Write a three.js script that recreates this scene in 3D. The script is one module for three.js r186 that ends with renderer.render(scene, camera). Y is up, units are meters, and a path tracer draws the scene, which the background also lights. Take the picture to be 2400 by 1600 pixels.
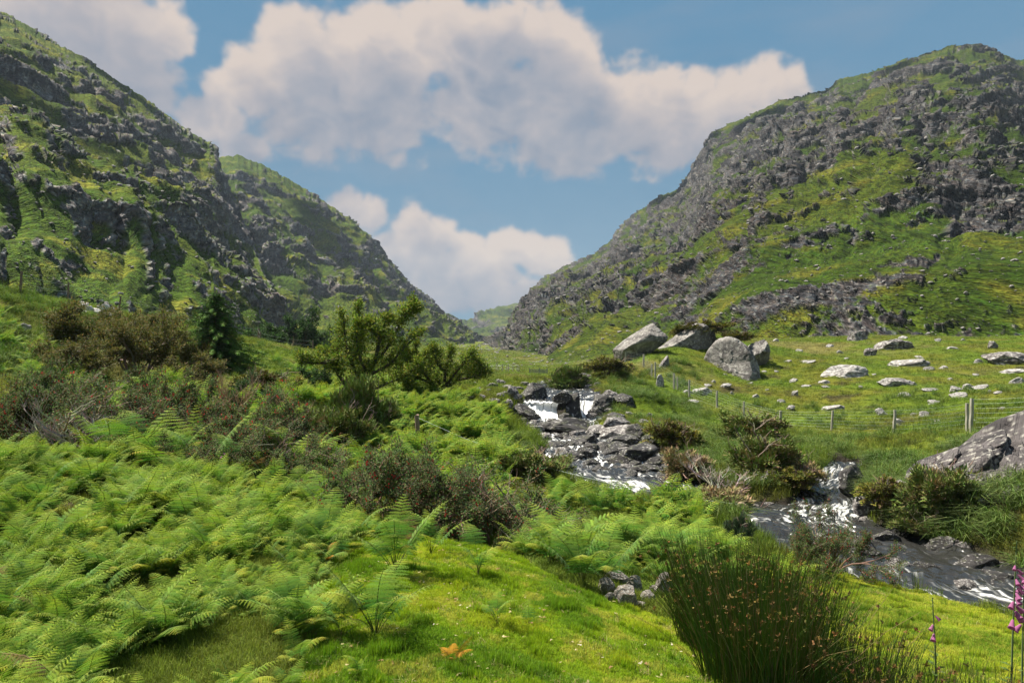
import * as THREE from 'three';
import { mergeVertices } from 'three/addons/utils/BufferGeometryUtils.js';

// ---------------------------------------------------------------- camera, sun, exposure
// The eye is the origin of heights: y = 0 is eye level, x to the right, depth d = -z. Units are metres.
const FOCAL = 1716, HORIZON = 830;                       // of the 2400 x 1600 photograph, in its pixels
const scene = new THREE.Scene();
const camera = new THREE.PerspectiveCamera(2 * Math.atan(800 / FOCAL) * 180 / Math.PI, 1.5, 0.1, 12000);
camera.setViewOffset(2400, 1600, 0, 800 - HORIZON, 2400, 1600);
camera.position.set(0, 0, 0);
camera.lookAt(0, 0, -1);
const renderer = new THREE.WebGLRenderer({ antialias: true });
renderer.toneMapping = THREE.LinearToneMapping;
renderer.toneMappingExposure = 2.35;
renderer.shadowMap.enabled = true;
const SUN_AZ = -60 * Math.PI / 180, SUN_EL = 58 * Math.PI / 180;   // azimuth from straight ahead (-z), towards +x
const sunDir = new THREE.Vector3(Math.sin(SUN_AZ) * Math.cos(SUN_EL), Math.sin(SUN_EL), -Math.cos(SUN_AZ) * Math.cos(SUN_EL));
const sun = new THREE.DirectionalLight(new THREE.Color(1, 0.93, 0.8), 5.0);
sun.position.copy(sunDir).multiplyScalar(900);
sun.target.position.set(0, 0, 0);
sun.castShadow = true;
sun.shadow.radius = 1.5;
sun.shadow.mapSize.set(4096, 4096);
Object.assign(sun.shadow.camera, { left: -700, right: 700, top: 700, bottom: -700, near: 1, far: 3000 });
scene.add(sun, sun.target);

// ---------------------------------------------------------------- numbers
const clamp = (x, a = 0, b = 1) => x < a ? a : x > b ? b : x;
const lerp = (a, b, t) => a + (b - a) * t;
const smooth = (a, b, x) => { const t = clamp((x - a) / (b - a)); return t * t * (3 - 2 * t); };
function rng(seed) {
  let a = seed >>> 0;
  return () => { a = (a + 0x6D2B79F5) | 0; let t = Math.imul(a ^ (a >>> 15), 1 | a); t = (t + Math.imul(t ^ (t >>> 7), 61 | t)) ^ t; return ((t ^ (t >>> 14)) >>> 0) / 4294967296; };
}
const PERM = new Uint8Array(512);
{ const r = rng(77), p = [...Array(256).keys()]; for (let i = 255; i > 0; i--) { const j = Math.floor(r() * (i + 1)); [p[i], p[j]] = [p[j], p[i]]; } for (let i = 0; i < 512; i++) PERM[i] = p[i & 255]; }
const GX = new Float64Array(512), GY = new Float64Array(512), GZ = new Float64Array(512);
for (let i = 0; i < 512; i++) { const h = PERM[i] % 12, s = h & 1 ? -1 : 1, t = h & 2 ? -1 : 1; if (h < 4) { GX[i] = s; GY[i] = t; } else if (h < 8) { GX[i] = s; GZ[i] = t; } else { GY[i] = s; GZ[i] = t; } }
function noise(x, y = 0, z = 0) {
  const X0 = Math.floor(x), Y0 = Math.floor(y), Z0 = Math.floor(z), x0 = x - X0, y0 = y - Y0, z0 = z - Z0, X = X0 & 255, Y = Y0 & 255, Z = Z0 & 255, x1 = x0 - 1, y1 = y0 - 1, z1 = z0 - 1;
  const u = x0 * x0 * x0 * (x0 * (x0 * 6 - 15) + 10), v = y0 * y0 * y0 * (y0 * (y0 * 6 - 15) + 10), w = z0 * z0 * z0 * (z0 * (z0 * 6 - 15) + 10);
  const A = PERM[X] + Y, B = PERM[X + 1] + Y, AA = PERM[A] + Z, AB = PERM[A + 1] + Z, BA = PERM[B] + Z, BB = PERM[B + 1] + Z;
  const a0 = GX[AA] * x0 + GY[AA] * y0 + GZ[AA] * z0, b0 = GX[BA] * x1 + GY[BA] * y0 + GZ[BA] * z0, c0 = GX[AB] * x0 + GY[AB] * y1 + GZ[AB] * z0, d0 = GX[BB] * x1 + GY[BB] * y1 + GZ[BB] * z0;
  const a1 = GX[AA + 1] * x0 + GY[AA + 1] * y0 + GZ[AA + 1] * z1, b1 = GX[BA + 1] * x1 + GY[BA + 1] * y0 + GZ[BA + 1] * z1, c1 = GX[AB + 1] * x0 + GY[AB + 1] * y1 + GZ[AB + 1] * z1, d1 = GX[BB + 1] * x1 + GY[BB + 1] * y1 + GZ[BB + 1] * z1;
  const e = a0 + (b0 - a0) * u, f = c0 + (d0 - c0) * u, g = a1 + (b1 - a1) * u, h = c1 + (d1 - c1) * u, p = e + (f - e) * v;
  return p + (g + (h - g) * v - p) * w;
}
function fbm(x, y, z, n = 4) { let s = 0, a = 0.5; for (let i = 0; i < n; i++) { s += a * noise(x, y, z); x = x * 2.03 + 11.3; y = y * 2.03 + 5.7; z = z * 2.03 + 3.1; a *= 0.5; } return s; }
function ridged(x, y, z, n = 4) { let s = 0, a = 0.5; for (let i = 0; i < n; i++) { s += a * (1 - Math.abs(noise(x, y, z)) * 2); x = x * 2.07 + 7.3; y = y * 2.07 + 1.7; z = z * 2.07 + 9.1; a *= 0.5; } return s; }
function along(table, x, k) {                              // piecewise linear look-up in rows [x, a, b ...]
  if (x <= table[0][0]) return table[0][k];
  for (let i = 1; i < table.length; i++) if (x <= table[i][0]) { const a = table[i - 1], b = table[i]; return lerp(a[k], b[k], (x - a[0]) / (b[0] - a[0])); }
  return table[table.length - 1][k];
}

// ---------------------------------------------------------------- sky: air and cumulus, one computed panorama
function makeSky() {
  const W = 3072, H = 1536, data = new Float32Array(W * H * 4), r = rng(5), D = 180 / Math.PI;
  const puffs = [];                                        // azimuth, elevation, radius (degrees), vertical squash, weight
  const deg = (X, Y, rad, k = 1, w = 1) => { const az = Math.atan((X - 1200) / FOCAL), el = Math.atan((HORIZON - Y) / FOCAL * Math.cos(az)); puffs.push([az * D, el * D, rad / FOCAL * Math.cos(az) * D, k, w]); };
  for (const p of [[690, 95, 85], [760, 150, 120], [880, 120, 110], [1000, 90, 90], [1040, 45, 62], [1120, 100, 90], [1180, 75, 75], [1270, 95, 85], [1330, 130, 85], [900, 240, 170, 0.8], [1120, 240, 170, 0.8], [740, 270, 160, 0.75], [640, 200, 110],
    [575, 165, 62], [525, 215, 60], [500, 270, 90, 0.8], [570, 350, 70, 0.7], [1300, 250, 150], [1460, 260, 120], [1560, 235, 80], [1640, 240, 80], [1700, 250, 90], [1790, 205, 75], [1840, 210, 60], [1330, 330, 150, 0.6], [1560, 330, 130, 0.7], [1700, 320, 110, 0.7],
    [80, 20, 190, 0.9], [250, 50, 170, 0.9], [385, 80, 70], [330, 190, 120, 0.7, 0.8], [810, 490, 55], [870, 505, 50], [960, 525, 55], [1010, 560, 65], [930, 600, 85], [1000, 640, 80, 0.8], [1090, 615, 70], [1190, 580, 55], [1245, 590, 50], [1150, 640, 80, 0.8], [1080, 690, 120, 0.5, 0.8], [1290, 610, 60], [1230, 700, 120, 0.5, 0.8]]) deg(...p);
  for (let i = 0; i < 34; i++) {                           // the same kind of cloud goes on all round, outside the frame
    let az = -180 + r() * 360; const el = 6 + r() * 62, n = 7 + Math.floor(r() * 7), size = 5 + r() * 4;
    if (Math.abs(az) < 52 && el < 38) continue;
    for (let k = 0; k < n; k++) { const c = Math.max(0.3, Math.cos(el / D)); puffs.push([az + (r() - 0.5) * size * 3.4 / c, el + (r() - 0.3) * size * 0.9, size * (0.35 + r() * 0.5), 0.85, 1]); }
  }
  const cells = new Map(), key = (i, j) => i * 64 + j;
  puffs.forEach((p, n) => { const c = Math.max(0.2, Math.cos(p[1] / D)), ra = p[2] * 1.7 / c, re = p[2] * 1.7; for (let i = Math.floor((p[0] - ra) / 6); i <= Math.floor((p[0] + ra) / 6); i++) for (let j = Math.max(0, Math.floor((p[1] - re) / 6)); j <= Math.floor((p[1] + re) / 6); j++) { const k = key((i + 600) % 60, j); if (!cells.has(k)) cells.set(k, []); cells.get(k).push(n); } });
  const dens = (az, el) => {
    const list = cells.get(key((Math.floor(az / 6) + 600) % 60, Math.max(0, Math.floor(el / 6)))); let m = -1;
    if (!list) return -1;
    const c = Math.cos(el / D);
    for (const n of list) { const p = puffs[n]; let da = az - p[0]; if (da > 180) da -= 360; if (da < -180) da += 360; da *= c; const de = (el - p[1]) / p[3], q = (1 - Math.sqrt(da * da + de * de) / p[2]) * p[4]; if (q > m) m = q; else if (m > 0 && q > 0) m += q * 0.18; }
    return m;
  };
  const skyTop = [0.07, 0.228, 0.41], skyLow = [0.185, 0.32, 0.43], lit = [0.69, 0.585, 0.52], mid = [0.44, 0.42, 0.445], dark = [0.25, 0.295, 0.375];
  for (let j = H / 2; j < H; j++) {
    const el = ((j + 0.5) / H * 180 - 90);
    for (let i = 0; i < W; i++) {
      const a = (i + 0.5) / W * 2 * Math.PI - Math.PI;     // three.js: u = atan2(z, x) / 2 pi + 0.5
      const az = Math.atan2(Math.cos(a), -Math.sin(a)) * D, o = (j * W + i) * 4;
      const h = Math.pow(clamp(1 - el / 60), 2.2), col = [lerp(skyTop[0], skyLow[0], h), lerp(skyTop[1], skyLow[1], h), lerp(skyTop[2], skyLow[2], h)];
      const x = Math.cos(el / D) * Math.cos(a) * 7, y = Math.sin(el / D) * 9, z = Math.cos(el / D) * Math.sin(a) * 7;
      const veil = clamp(fbm(x * 0.5, y * 1.4, z * 0.5, 4) * 1.5 + 0.12) * 0.35;
      for (let k = 0; k < 3; k++) col[k] = lerp(col[k], mid[k] * 0.9, veil);
      const raw = dens(az, el);
      if (raw > -0.6) {
        const warp = fbm(x * 1.3, y * 1.3, z * 1.3, 3) * 1.1, bil = ridged(x * 2.1 + warp, y * 2.1 + warp, z * 2.1, 4) - 0.5, fine = fbm(x * 6, y * 6, z * 6, 4);
        const f = raw + bil * 0.42 + fine * 0.34 + warp * 0.26;
        const alpha = smooth(-0.04, 0.36, f);
        if (alpha > 0) {
          const over = (a2, e2) => clamp(dens(az + a2, el + e2) * 1.6 + 0.2), thick = (over(-0.6, 1.3) + over(-1.2, 2.8) + over(-1.8, 4.6)) / 3, low = fbm(x * 1.1 + 3, y * 1.3, z * 1.1, 4);
          const l = clamp(1.12 - thick * 0.95 + low * 0.6 + bil * 0.36 + fine * 0.2);
          const c3 = l > 0.5 ? [0, 1, 2].map((k) => lerp(mid[k], lit[k], (l - 0.5) * 2)) : [0, 1, 2].map((k) => lerp(dark[k], mid[k], l * 2));
          for (let k = 0; k < 3; k++) col[k] = lerp(col[k], c3[k], alpha * 0.96);
        }
      }
      data[o] = col[0]; data[o + 1] = col[1]; data[o + 2] = col[2]; data[o + 3] = 1;
    }
  }
  for (let o = 0; o < W * H / 2 * 4; o += 4) { data[o] = 0.13; data[o + 1] = 0.15; data[o + 2] = 0.11; data[o + 3] = 1; }
  const t = new THREE.DataTexture(data, W, H, THREE.RGBAFormat, THREE.FloatType);
  t.mapping = THREE.EquirectangularReflectionMapping; t.magFilter = THREE.LinearFilter; t.minFilter = THREE.LinearFilter; t.needsUpdate = true;
  return t;
}
scene.background = makeSky();
scene.environment = scene.background;
const SKY = 0.45;
scene.backgroundIntensity = SKY; scene.environmentIntensity = SKY;

// ---------------------------------------------------------------- objects, names and labels
const taken = new Map();
function numbered(name) { const n = taken.get(name) ?? 0; taken.set(name, n + 1); return n ? name + '_' + String(n).padStart(3, '0') : name; }
function shade(o) { o.castShadow = o.receiveShadow = true; return o; }
function tag(o, label, category, group, kind) { o.userData.label = label; if (category) o.userData.category = category; if (group) o.userData.group = group; if (kind) o.userData.kind = kind; return o; }
function mesh(name, geometry, material, parent = scene) { const m = shade(new THREE.Mesh(geometry, material)); m.name = parent === scene ? numbered(name) : name; parent.add(m); return m; }
function thing(name, label, category, pos, turn = 0, group) { const g = new THREE.Group(); g.name = numbered(name); g.position.copy(pos); g.rotation.y = turn; scene.add(g); return tag(g, label, category, group); }
function copyOf(root, label, pos, turn, scale, group) { const c = root.clone(); c.name = numbered(root.name.replace(/_\d{3}$/, '')); c.userData = { ...root.userData }; scene.add(c); c.position.copy(pos); c.rotation.set(0, turn, 0); if (scale) typeof scale === 'number' ? c.scale.setScalar(scale) : c.scale.set(...scale); if (label) c.userData.label = label; if (group) c.userData.group = group; return c; }
function stuff(name, geometry, material, mats, cols, label, category) {   // an uncountable mass: one InstancedMesh
  const m = shade(new THREE.InstancedMesh(geometry, material, mats.length / 16));
  m.instanceMatrix.array.set(mats); m.name = numbered(name);
  if (cols) m.instanceColor = new THREE.InstancedBufferAttribute(new Float32Array(cols), 3);
  scene.add(m); return tag(m, label, category, undefined, 'stuff');
}
const M4 = new THREE.Matrix4(), Q = new THREE.Quaternion(), E3 = new THREE.Euler(), V = (x, y, z) => new THREE.Vector3(x, y, z), S3 = V(1, 1, 1);
function pushMat(list, x, y, z, turn, sx, sy = sx, sz = sx, tiltX = 0, tiltZ = 0) { E3.set(tiltX, turn, tiltZ, 'YXZ'); Q.setFromEuler(E3); M4.compose(V(x, y, z), Q, S3.set(sx, sy, sz)); list.push(...M4.elements); }
class Faces {                                              // loose faces with a colour each, flat shaded
  constructor() { this.p = []; this.c = []; }
  tri(a, b, c, k) { this.p.push(a[0], a[1], a[2], b[0], b[1], b[2], c[0], c[1], c[2]); for (let i = 0; i < 3; i++) this.c.push(k[0], k[1], k[2]); }
  quad(a, b, c, d, k) { this.tri(a, b, c, k); this.tri(a, c, d, k); }
  leaf(x, y, z, dx, dy, dz, sx, sy, sz, len, wid, k, droop = 0) {     // a pointed leaf: base, two sides, tip
    const m = len * 0.45, b = [x, y, z], t = [x + dx * len, y + dy * len - droop * len, z + dz * len];
    const l = [x + dx * m - sx * wid, y + dy * m - sy * wid, z + dz * m - sz * wid], q = [x + dx * m + sx * wid, y + dy * m + sy * wid, z + dz * m + sz * wid];
    this.tri(b, q, l, k); this.tri(l, q, t, k);
  }
  blade(x, y, z, dx, dy, dz, sx, sz, len, wid, bend, k, k2 = k) {     // a grass blade in two pieces that bends over
    const m = [x + dx * len * 0.55, y + dy * len * 0.6, z + dz * len * 0.55], t = [x + dx * len * (1 + bend), y + dy * len * (1 - bend * 0.55), z + dz * len * (1 + bend)];
    const a = [x - sx * wid, y, z - sz * wid], b = [x + sx * wid, y, z + sz * wid], c = [m[0] + sx * wid * 0.8, m[1], m[2] + sz * wid * 0.8], d = [m[0] - sx * wid * 0.8, m[1], m[2] - sz * wid * 0.8];
    this.quad(a, b, c, d, k); this.tri(d, c, t, k2);
  }
  tube(points, r0, r1, sides, k) {
    const rings = []; const n = points.length;
    for (let i = 0; i < n; i++) {
      const a = points[Math.max(0, i - 1)], b = points[Math.min(n - 1, i + 1)], d = V(b[0] - a[0], b[1] - a[1], b[2] - a[2]).normalize();
      const u = V(0, 0, 0).crossVectors(d, Math.abs(d.y) < 0.9 ? V(0, 1, 0) : V(1, 0, 0)).normalize(), v = V(0, 0, 0).crossVectors(d, u), r = lerp(r0, r1, i / (n - 1)), ring = [];
      for (let s = 0; s < sides; s++) { const w = s / sides * 2 * Math.PI, c = Math.cos(w) * r, e = Math.sin(w) * r; ring.push([points[i][0] + u.x * c + v.x * e, points[i][1] + u.y * c + v.y * e, points[i][2] + u.z * c + v.z * e]); }
      rings.push(ring);
    }
    for (let i = 1; i < n; i++) for (let s = 0; s < sides; s++) { const q = (s + 1) % sides; this.quad(rings[i - 1][s], rings[i - 1][q], rings[i][q], rings[i][s], k); }
    for (let s = 1; s + 1 < sides; s++) this.tri(rings[n - 1][0], rings[n - 1][s], rings[n - 1][s + 1], k);
  }
  get count() { return this.p.length / 9; }
  build() { const g = new THREE.BufferGeometry(); g.setAttribute('position', new THREE.Float32BufferAttribute(this.p, 3)); g.setAttribute('color', new THREE.Float32BufferAttribute(this.c, 3)); return g; }
}
// ---------------------------------------------------------------- the lie of the land
// Measured points of bare ground: [photo column, depth in metres, height in metres against the eye].
const SURVEY = [
  [0, 2, -1.66], [1200, 2, -1.66], [2400, 2, -1.75], [0, 3.5, -1.7], [1200, 3.9, -1.75], [0, 7.5, -1.72], [610, 7, -1.95], [1020, 8, -2.08], [1275, 7.2, -2.12], [1530, 6.4, -2.3], [1530, 4.2, -1.92], [1940, 4.6, -2.2], [2400, 4.5, -2.3],
  [1940, 9.3, -2.85], [2190, 8.1, -2.77], [2400, 6.9, -2.6], [0, 11, -1.68], [510, 11, -2.15], [816, 11, -2.5], [1120, 10.5, -2.7], [1430, 10, -2.95], [1680, 11, -3.1],
  [0, 16, -1.9], [408, 16, -2.35], [816, 16, -2.6], [1020, 17, -2.7], [1224, 18, -3.0], [0, 25, -0.9], [306, 25, -1.3], [612, 25, -1.6], [867, 24, -2.1], [1050, 30, -1.95], [500, 38, -0.9], [660, 36, -1.3], [306, 38, 0.5], [100, 34, 1.0],
  [45, 41, 3.3], [158, 46, 3.1], [277, 52, 2.8], [408, 58, 2.1], [604, 64, 0.8], [735, 74, 0.1], [920, 66, -1.3], [1122, 60, -2.0], [0, 62, 2.6], [306, 78, 2.2], [612, 95, 0.3], [1130, 38, -1.75], [1190, 100, -2.7], [1275, 100, -2.7],
  [1326, 48, -1.7], [1428, 60, -2.0], [1445, 64, -2.1], [1530, 40, -2.45], [1680, 37.7, -3.0], [1591, 33, -2.9], [1907, 30.9, -3.35], [2091, 26.6, -2.9], [2275, 22, -2.5], [2400, 21, -2.2],
  [1632, 22, -3.1], [1836, 20, -3.2], [1734, 28, -3.1], [1989, 17.5, -3.1], [2091, 15.5, -3.15], [2400, 14, -2.6], [2244, 17, -2.9], [2400, 18, -2.2], [2142, 13, -3.25], [2400, 11.6, -3.2],
  [1734, 55, -1.7], [1938, 50, -1.5], [2142, 45, -1.6], [2400, 45, -1.5], [2142, 62, -0.9], [2400, 60, -0.6], [2040, 80, 1.1], [2346, 85, 1.6], [1785, 75, 0.9], [1630, 62, 0.9], [1510, 58, 0.5], [1714, 56, -0.6], [1660, 67, 2.0], [1530, 75, 0.5], [1428, 90, -1.5],
  [2142, 110, 2.6], [2400, 105, 2.6], [1836, 120, 2.6], [1632, 150, 1.5], [1428, 150, -0.5], [1275, 160, -3], [1224, 200, -2.6], [1200, 400, 1.5], [1173, 700, 11], [1153, 1200, 26], [918, 120, -0.8], [918, 300, 4], [612, 150, 2], [0, 100, 4], [306, 130, 4], [900, 600, 8], [1400, 500, 4], [1350, 1000, 18], [0, 300, 8], [2400, 300, 8],
];
const polar = (x, z) => { const d = Math.max(0.3, -z), r = Math.max(2, Math.hypot(x, z)); return [clamp(Math.atan2(x, d), -0.85, 0.85), Math.log(r) * 0.55]; };
const knots = SURVEY.map(([X, d, h]) => { const x = (X - 1200) / FOCAL * d; return [...polar(x, -d), h]; });
const kernel = (r2) => r2 < 1e-12 ? 0 : 0.5 * r2 * Math.log(r2);
const spline = (() => {                                    // thin-plate spline through the survey
  const n = knots.length, N = n + 3, A = [], b = new Float64Array(N);
  for (let i = 0; i < N; i++) A.push(new Float64Array(N));
  for (let i = 0; i < n; i++) {
    for (let j = 0; j < n; j++) A[i][j] = kernel((knots[i][0] - knots[j][0]) ** 2 + (knots[i][1] - knots[j][1]) ** 2);
    A[i][i] += 0.0015; A[i][n] = A[n][i] = 1; A[i][n + 1] = A[n + 1][i] = knots[i][0]; A[i][n + 2] = A[n + 2][i] = knots[i][1]; b[i] = knots[i][2];
  }
  for (let c = 0; c < N; c++) {
    let p = c; for (let i = c + 1; i < N; i++) if (Math.abs(A[i][c]) > Math.abs(A[p][c])) p = i;
    [A[c], A[p]] = [A[p], A[c]]; [b[c], b[p]] = [b[p], b[c]];
    for (let i = c + 1; i < N; i++) { const f = A[i][c] / A[c][c]; if (f) { for (let j = c; j < N; j++) A[i][j] -= f * A[c][j]; b[i] -= f * b[c]; } }
  }
  for (let c = N - 1; c >= 0; c--) { for (let j = c + 1; j < N; j++) b[c] -= A[c][j] * b[j]; b[c] /= A[c][c]; }
  return b;
})();
function surveyExact(u, v) { const n = knots.length; let h = spline[n] + spline[n + 1] * u + spline[n + 2] * v; for (let i = 0; i < n; i++) { const k = knots[i]; h += spline[i] * kernel((u - k[0]) ** 2 + (v - k[1]) ** 2); } return h; }

const SU = 260, SV = 420, VMAX = Math.log(2000) * 0.55, VMIN = Math.log(2) * 0.55, sheet = new Float32Array(SU * SV);
for (let j = 0; j < SV; j++) for (let i = 0; i < SU; i++) sheet[j * SU + i] = surveyExact(-0.86 + i / (SU - 1) * 1.72, VMIN + j / (SV - 1) * (VMAX - VMIN));
function survey(x, z) { const [u, v] = polar(x, z), a = clamp((u + 0.86) / 1.72) * (SU - 1.001), b = clamp((v - VMIN) / (VMAX - VMIN)) * (SV - 1.001), i = a | 0, j = b | 0, f = a - i, g = b - j, o = j * SU + i; return lerp(lerp(sheet[o], sheet[o + 1], f), lerp(sheet[o + SU], sheet[o + SU + 1], f), g); }

// the brooks: [photo column, photo row, water level, half width in metres], downstream
function level(X, Y, L) { const d = -L * FOCAL / (Y - HORIZON); return [(X - 1200) / FOCAL * d, -d]; }
function course(rows) {
  const p = rows.map(([X, Y, L, w]) => [...level(X, Y, L), L, w]), out = []; let s = 0;
  for (let i = 0; i + 1 < p.length; i++) {
    const a = p[Math.max(0, i - 1)], b = p[i], c = p[i + 1], d = p[Math.min(p.length - 1, i + 2)], len = Math.hypot(c[0] - b[0], c[1] - b[1]), n = Math.max(4, Math.ceil(len / 0.09));
    for (let k = 0; k < n; k++) { const t = k / n, cr = (q) => 0.5 * (2 * b[q] + (c[q] - a[q]) * t + (2 * a[q] - 5 * b[q] + 4 * c[q] - d[q]) * t * t + (3 * b[q] - a[q] - 3 * c[q] + d[q]) * t * t * t); out.push([cr(0), cr(1), lerp(b[2], c[2], t), lerp(b[3], c[3], t)]); }
  }
  out.push(p[p.length - 1]);
  for (let i = 0; i < out.length; i++) { if (i) s += Math.hypot(out[i][0] - out[i - 1][0], out[i][1] - out[i - 1][1]); out[i].push(s); }
  return out;
}
const MAIN = course([[1290, 893, -1.95, 2.2], [1318, 903, -1.98, 1.5], [1325, 912, -2.02, 1.3], [1290, 930, -2.12, 1.1], [1272, 941, -2.18, 0.8], [1270, 953, -2.42, 0.7], [1270, 985, -2.95, 0.85], [1262, 1000, -3.0, 1.5], [1265, 1015, -3.05, 1.7], [1345, 1030, -3.1, 1.5], [1412, 1048, -3.16, 1.7], [1430, 1068, -3.2, 2.1], [1415, 1092, -3.32, 2.1], [1445, 1118, -3.36, 1.7], [1530, 1150, -3.48, 1.5], [1650, 1190, -3.52, 1.4], [1800, 1215, -3.56, 1.4], [1935, 1250, -3.6, 1.5], [2060, 1302, -3.63, 1.75], [2200, 1370, -3.66, 2.05], [2400, 1440, -3.7, 1.9], [2700, 1540, -3.75, 1.9]]);
const FALL = course([[1345, 913, -2.03, 0.8], [1375, 926, -2.1, 0.8], [1385, 938, -2.17, 0.7], [1386, 952, -2.42, 0.7], [1382, 982, -2.93, 0.75], [1362, 997, -3.0, 0.7], [1330, 1008, -3.04, 0.9], [1290, 1016, -3.05, 1.0]]);
const SIDE = course([[1985, 1082, -3.08, 0.35], [1980, 1095, -3.16, 0.4], [1962, 1115, -3.3, 0.42], [1955, 1140, -3.38, 0.5], [1940, 1170, -3.46, 0.6], [1930, 1210, -3.55, 0.8], [1945, 1250, -3.6, 1.0]]);
const BROOKS = [MAIN, FALL, SIDE];
const grid = new Map();
BROOKS.forEach((c, n) => c.forEach((p, i) => { if (i % 3) return; const k = Math.floor(p[0] / 3) + ',' + Math.floor(p[1] / 3); if (!grid.has(k)) grid.set(k, []); grid.get(k).push([n, i]); }));
function nearBrook(x, z) {                                 // [distance past the edge, level] of the nearest brook
  const a = Math.floor(x / 3), b = Math.floor(z / 3); let best = 99, lev = 0;
  for (let i = a - 1; i <= a + 1; i++) for (let j = b - 1; j <= b + 1; j++) for (const [n, k] of grid.get(i + ',' + j) ?? []) { const p = BROOKS[n][k], s = Math.hypot(x - p[0], z - p[1]) - p[3]; if (s < best) { best = s; lev = p[2]; } }
  return [best, lev];
}
function ground(x, z) {                                    // height of the bare ground
  const r = Math.hypot(x, z);
  let h = survey(x, z);
  h += fbm(x * 0.35, 1.5, z * 0.35, 3) * 0.22 * smooth(3, 14, r) + fbm(x * 0.09, 7.5, z * 0.09, 3) * 0.8 * smooth(25, 60, r) + noise(x * 1.3, 4, z * 1.3) * 0.035;
  if (r > 11) h += (ridged(x * 0.5, 2, z * 0.5, 2) - 0.35) * 0.4 * smooth(13, 26, r) * (0.35 + 0.65 * smooth(75, 40, r));
  const [s, lev] = nearBrook(x, z);
  if (s < 3) {
    if (s > 0) h = Math.max(h, lev + 0.12 * smooth(0, 0.5, s));
    const rough = noise(x * 1.7, 9, z * 1.7) * 0.22, bed = lev - 0.28 + Math.max(0, s + 0.15 + rough) * 1.15;
    if (bed < h) h = bed;
  }
  return h;
}
function hit(X, Y, from = 2, to = 900) {                   // where the line of sight through a photo pixel meets the ground
  const ux = (X - 1200) / FOCAL, uy = (HORIZON - Y) / FOCAL; let a = from, step;
  for (let d = from; d < to; d += step) { step = Math.max(0.04, d * 0.008); if (uy * d <= ground(ux * d, -d)) { let lo = a, hi = d; for (let i = 0; i < 12; i++) { const m = (lo + hi) / 2; if (uy * m <= ground(ux * m, -m)) hi = m; else lo = m; } return V(ux * hi, ground(ux * hi, -hi), -hi); } a = d; }
  return V(ux * to, ground(ux * to, -to), -to);
}
const stand = (X, d) => { const x = (X - 1200) / FOCAL * d; return V(x, ground(x, -d), -d); };   // on the ground at a known depth
const col = (a, b, t) => [lerp(a[0], b[0], t), lerp(a[1], b[1], t), lerp(a[2], b[2], t)];
function gridMesh(nu, nv, at) {                            // an indexed sheet: at(i, j) gives [x, y, z, r, g, b, u, v]
  const P = new Float32Array(nu * nv * 3), C = new Float32Array(nu * nv * 3), U = new Float32Array(nu * nv * 2), I = new Uint32Array((nu - 1) * (nv - 1) * 6); let k = 0;
  for (let j = 0; j < nv; j++) for (let i = 0; i < nu; i++) { const q = at(i, j), o = j * nu + i; P.set([q[0], q[1], q[2]], o * 3); C.set([q[3], q[4], q[5]], o * 3); U.set([q[6], q[7]], o * 2); }
  for (let j = 0; j + 1 < nv; j++) for (let i = 0; i + 1 < nu; i++) { const a = j * nu + i, b = a + 1, c = a + nu, d = c + 1; I.set([a, b, c, b, d, c], k); k += 6; }
  const g = new THREE.BufferGeometry(); g.setAttribute('position', new THREE.BufferAttribute(P, 3)); g.setAttribute('color', new THREE.BufferAttribute(C, 3)); g.setAttribute('uv', new THREE.BufferAttribute(U, 2)); g.setIndex(new THREE.BufferAttribute(I, 1)); g.computeVertexNormals();
  return g;
}
function noiseTexture(n, fn, repeat = true, srgb = false) { const d = new Uint8Array(n * n * 4); for (let j = 0; j < n; j++) for (let i = 0; i < n; i++) { const v = fn(i / n, j / n), o = (j * n + i) * 4; for (let k = 0; k < 3; k++) d[o + k] = clamp(Array.isArray(v) ? v[k] : v) * 255; d[o + 3] = 255; } const t = new THREE.DataTexture(d, n, n); t.wrapS = t.wrapT = repeat ? THREE.RepeatWrapping : THREE.ClampToEdgeWrapping; t.magFilter = THREE.LinearFilter; t.minFilter = THREE.LinearMipmapLinearFilter; t.generateMipmaps = true; if (srgb) t.colorSpace = THREE.SRGBColorSpace; t.needsUpdate = true; return t; }
const tile = (fn, u, v, s) => { const a = u * 2 * Math.PI, b = v * 2 * Math.PI; return fn(Math.cos(a) * s + 13, Math.sin(a) * s + Math.cos(b) * s * 0.99, Math.sin(b) * s + 5); };   // seamless
const mottle = noiseTexture(512, (u, v) => { const a = tile((x, y, z) => fbm(x, y, z, 6), u, v, 4), b = tile((x, y, z) => noise(x, y, z), u, v, 38); return 0.8 + a * 0.55 + b * 0.22; });
const grain = noiseTexture(1024, (u, v) => { const a = tile((x, y, z) => fbm(x, y, z, 5), u, v, 7), b = tile((x, y, z) => noise(x, y, z), u, v, 30), c = tile((x, y, z) => noise(x + 40, y, z), u, v, 75), d = tile((x, y, z) => fbm(x + 9, y, z, 3), u, v, 13), l = 0.5 + a * 0.75 + b * 0.3 + c * 0.24; return [clamp(l * (1 + d * 0.5), 0.06, 1), clamp(l, 0.06, 1), clamp(l * (0.95 - d * 0.3), 0.06, 1)]; });
const rockBump = noiseTexture(512, (u, v) => 0.5 + tile((x, y, z) => ridged(x, y, z, 5), u, v, 3) * 0.35 - tile((x, y, z) => Math.max(0, noise(x * 3, y * 3, z * 3)), u, v, 3) * 0.3);

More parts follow.
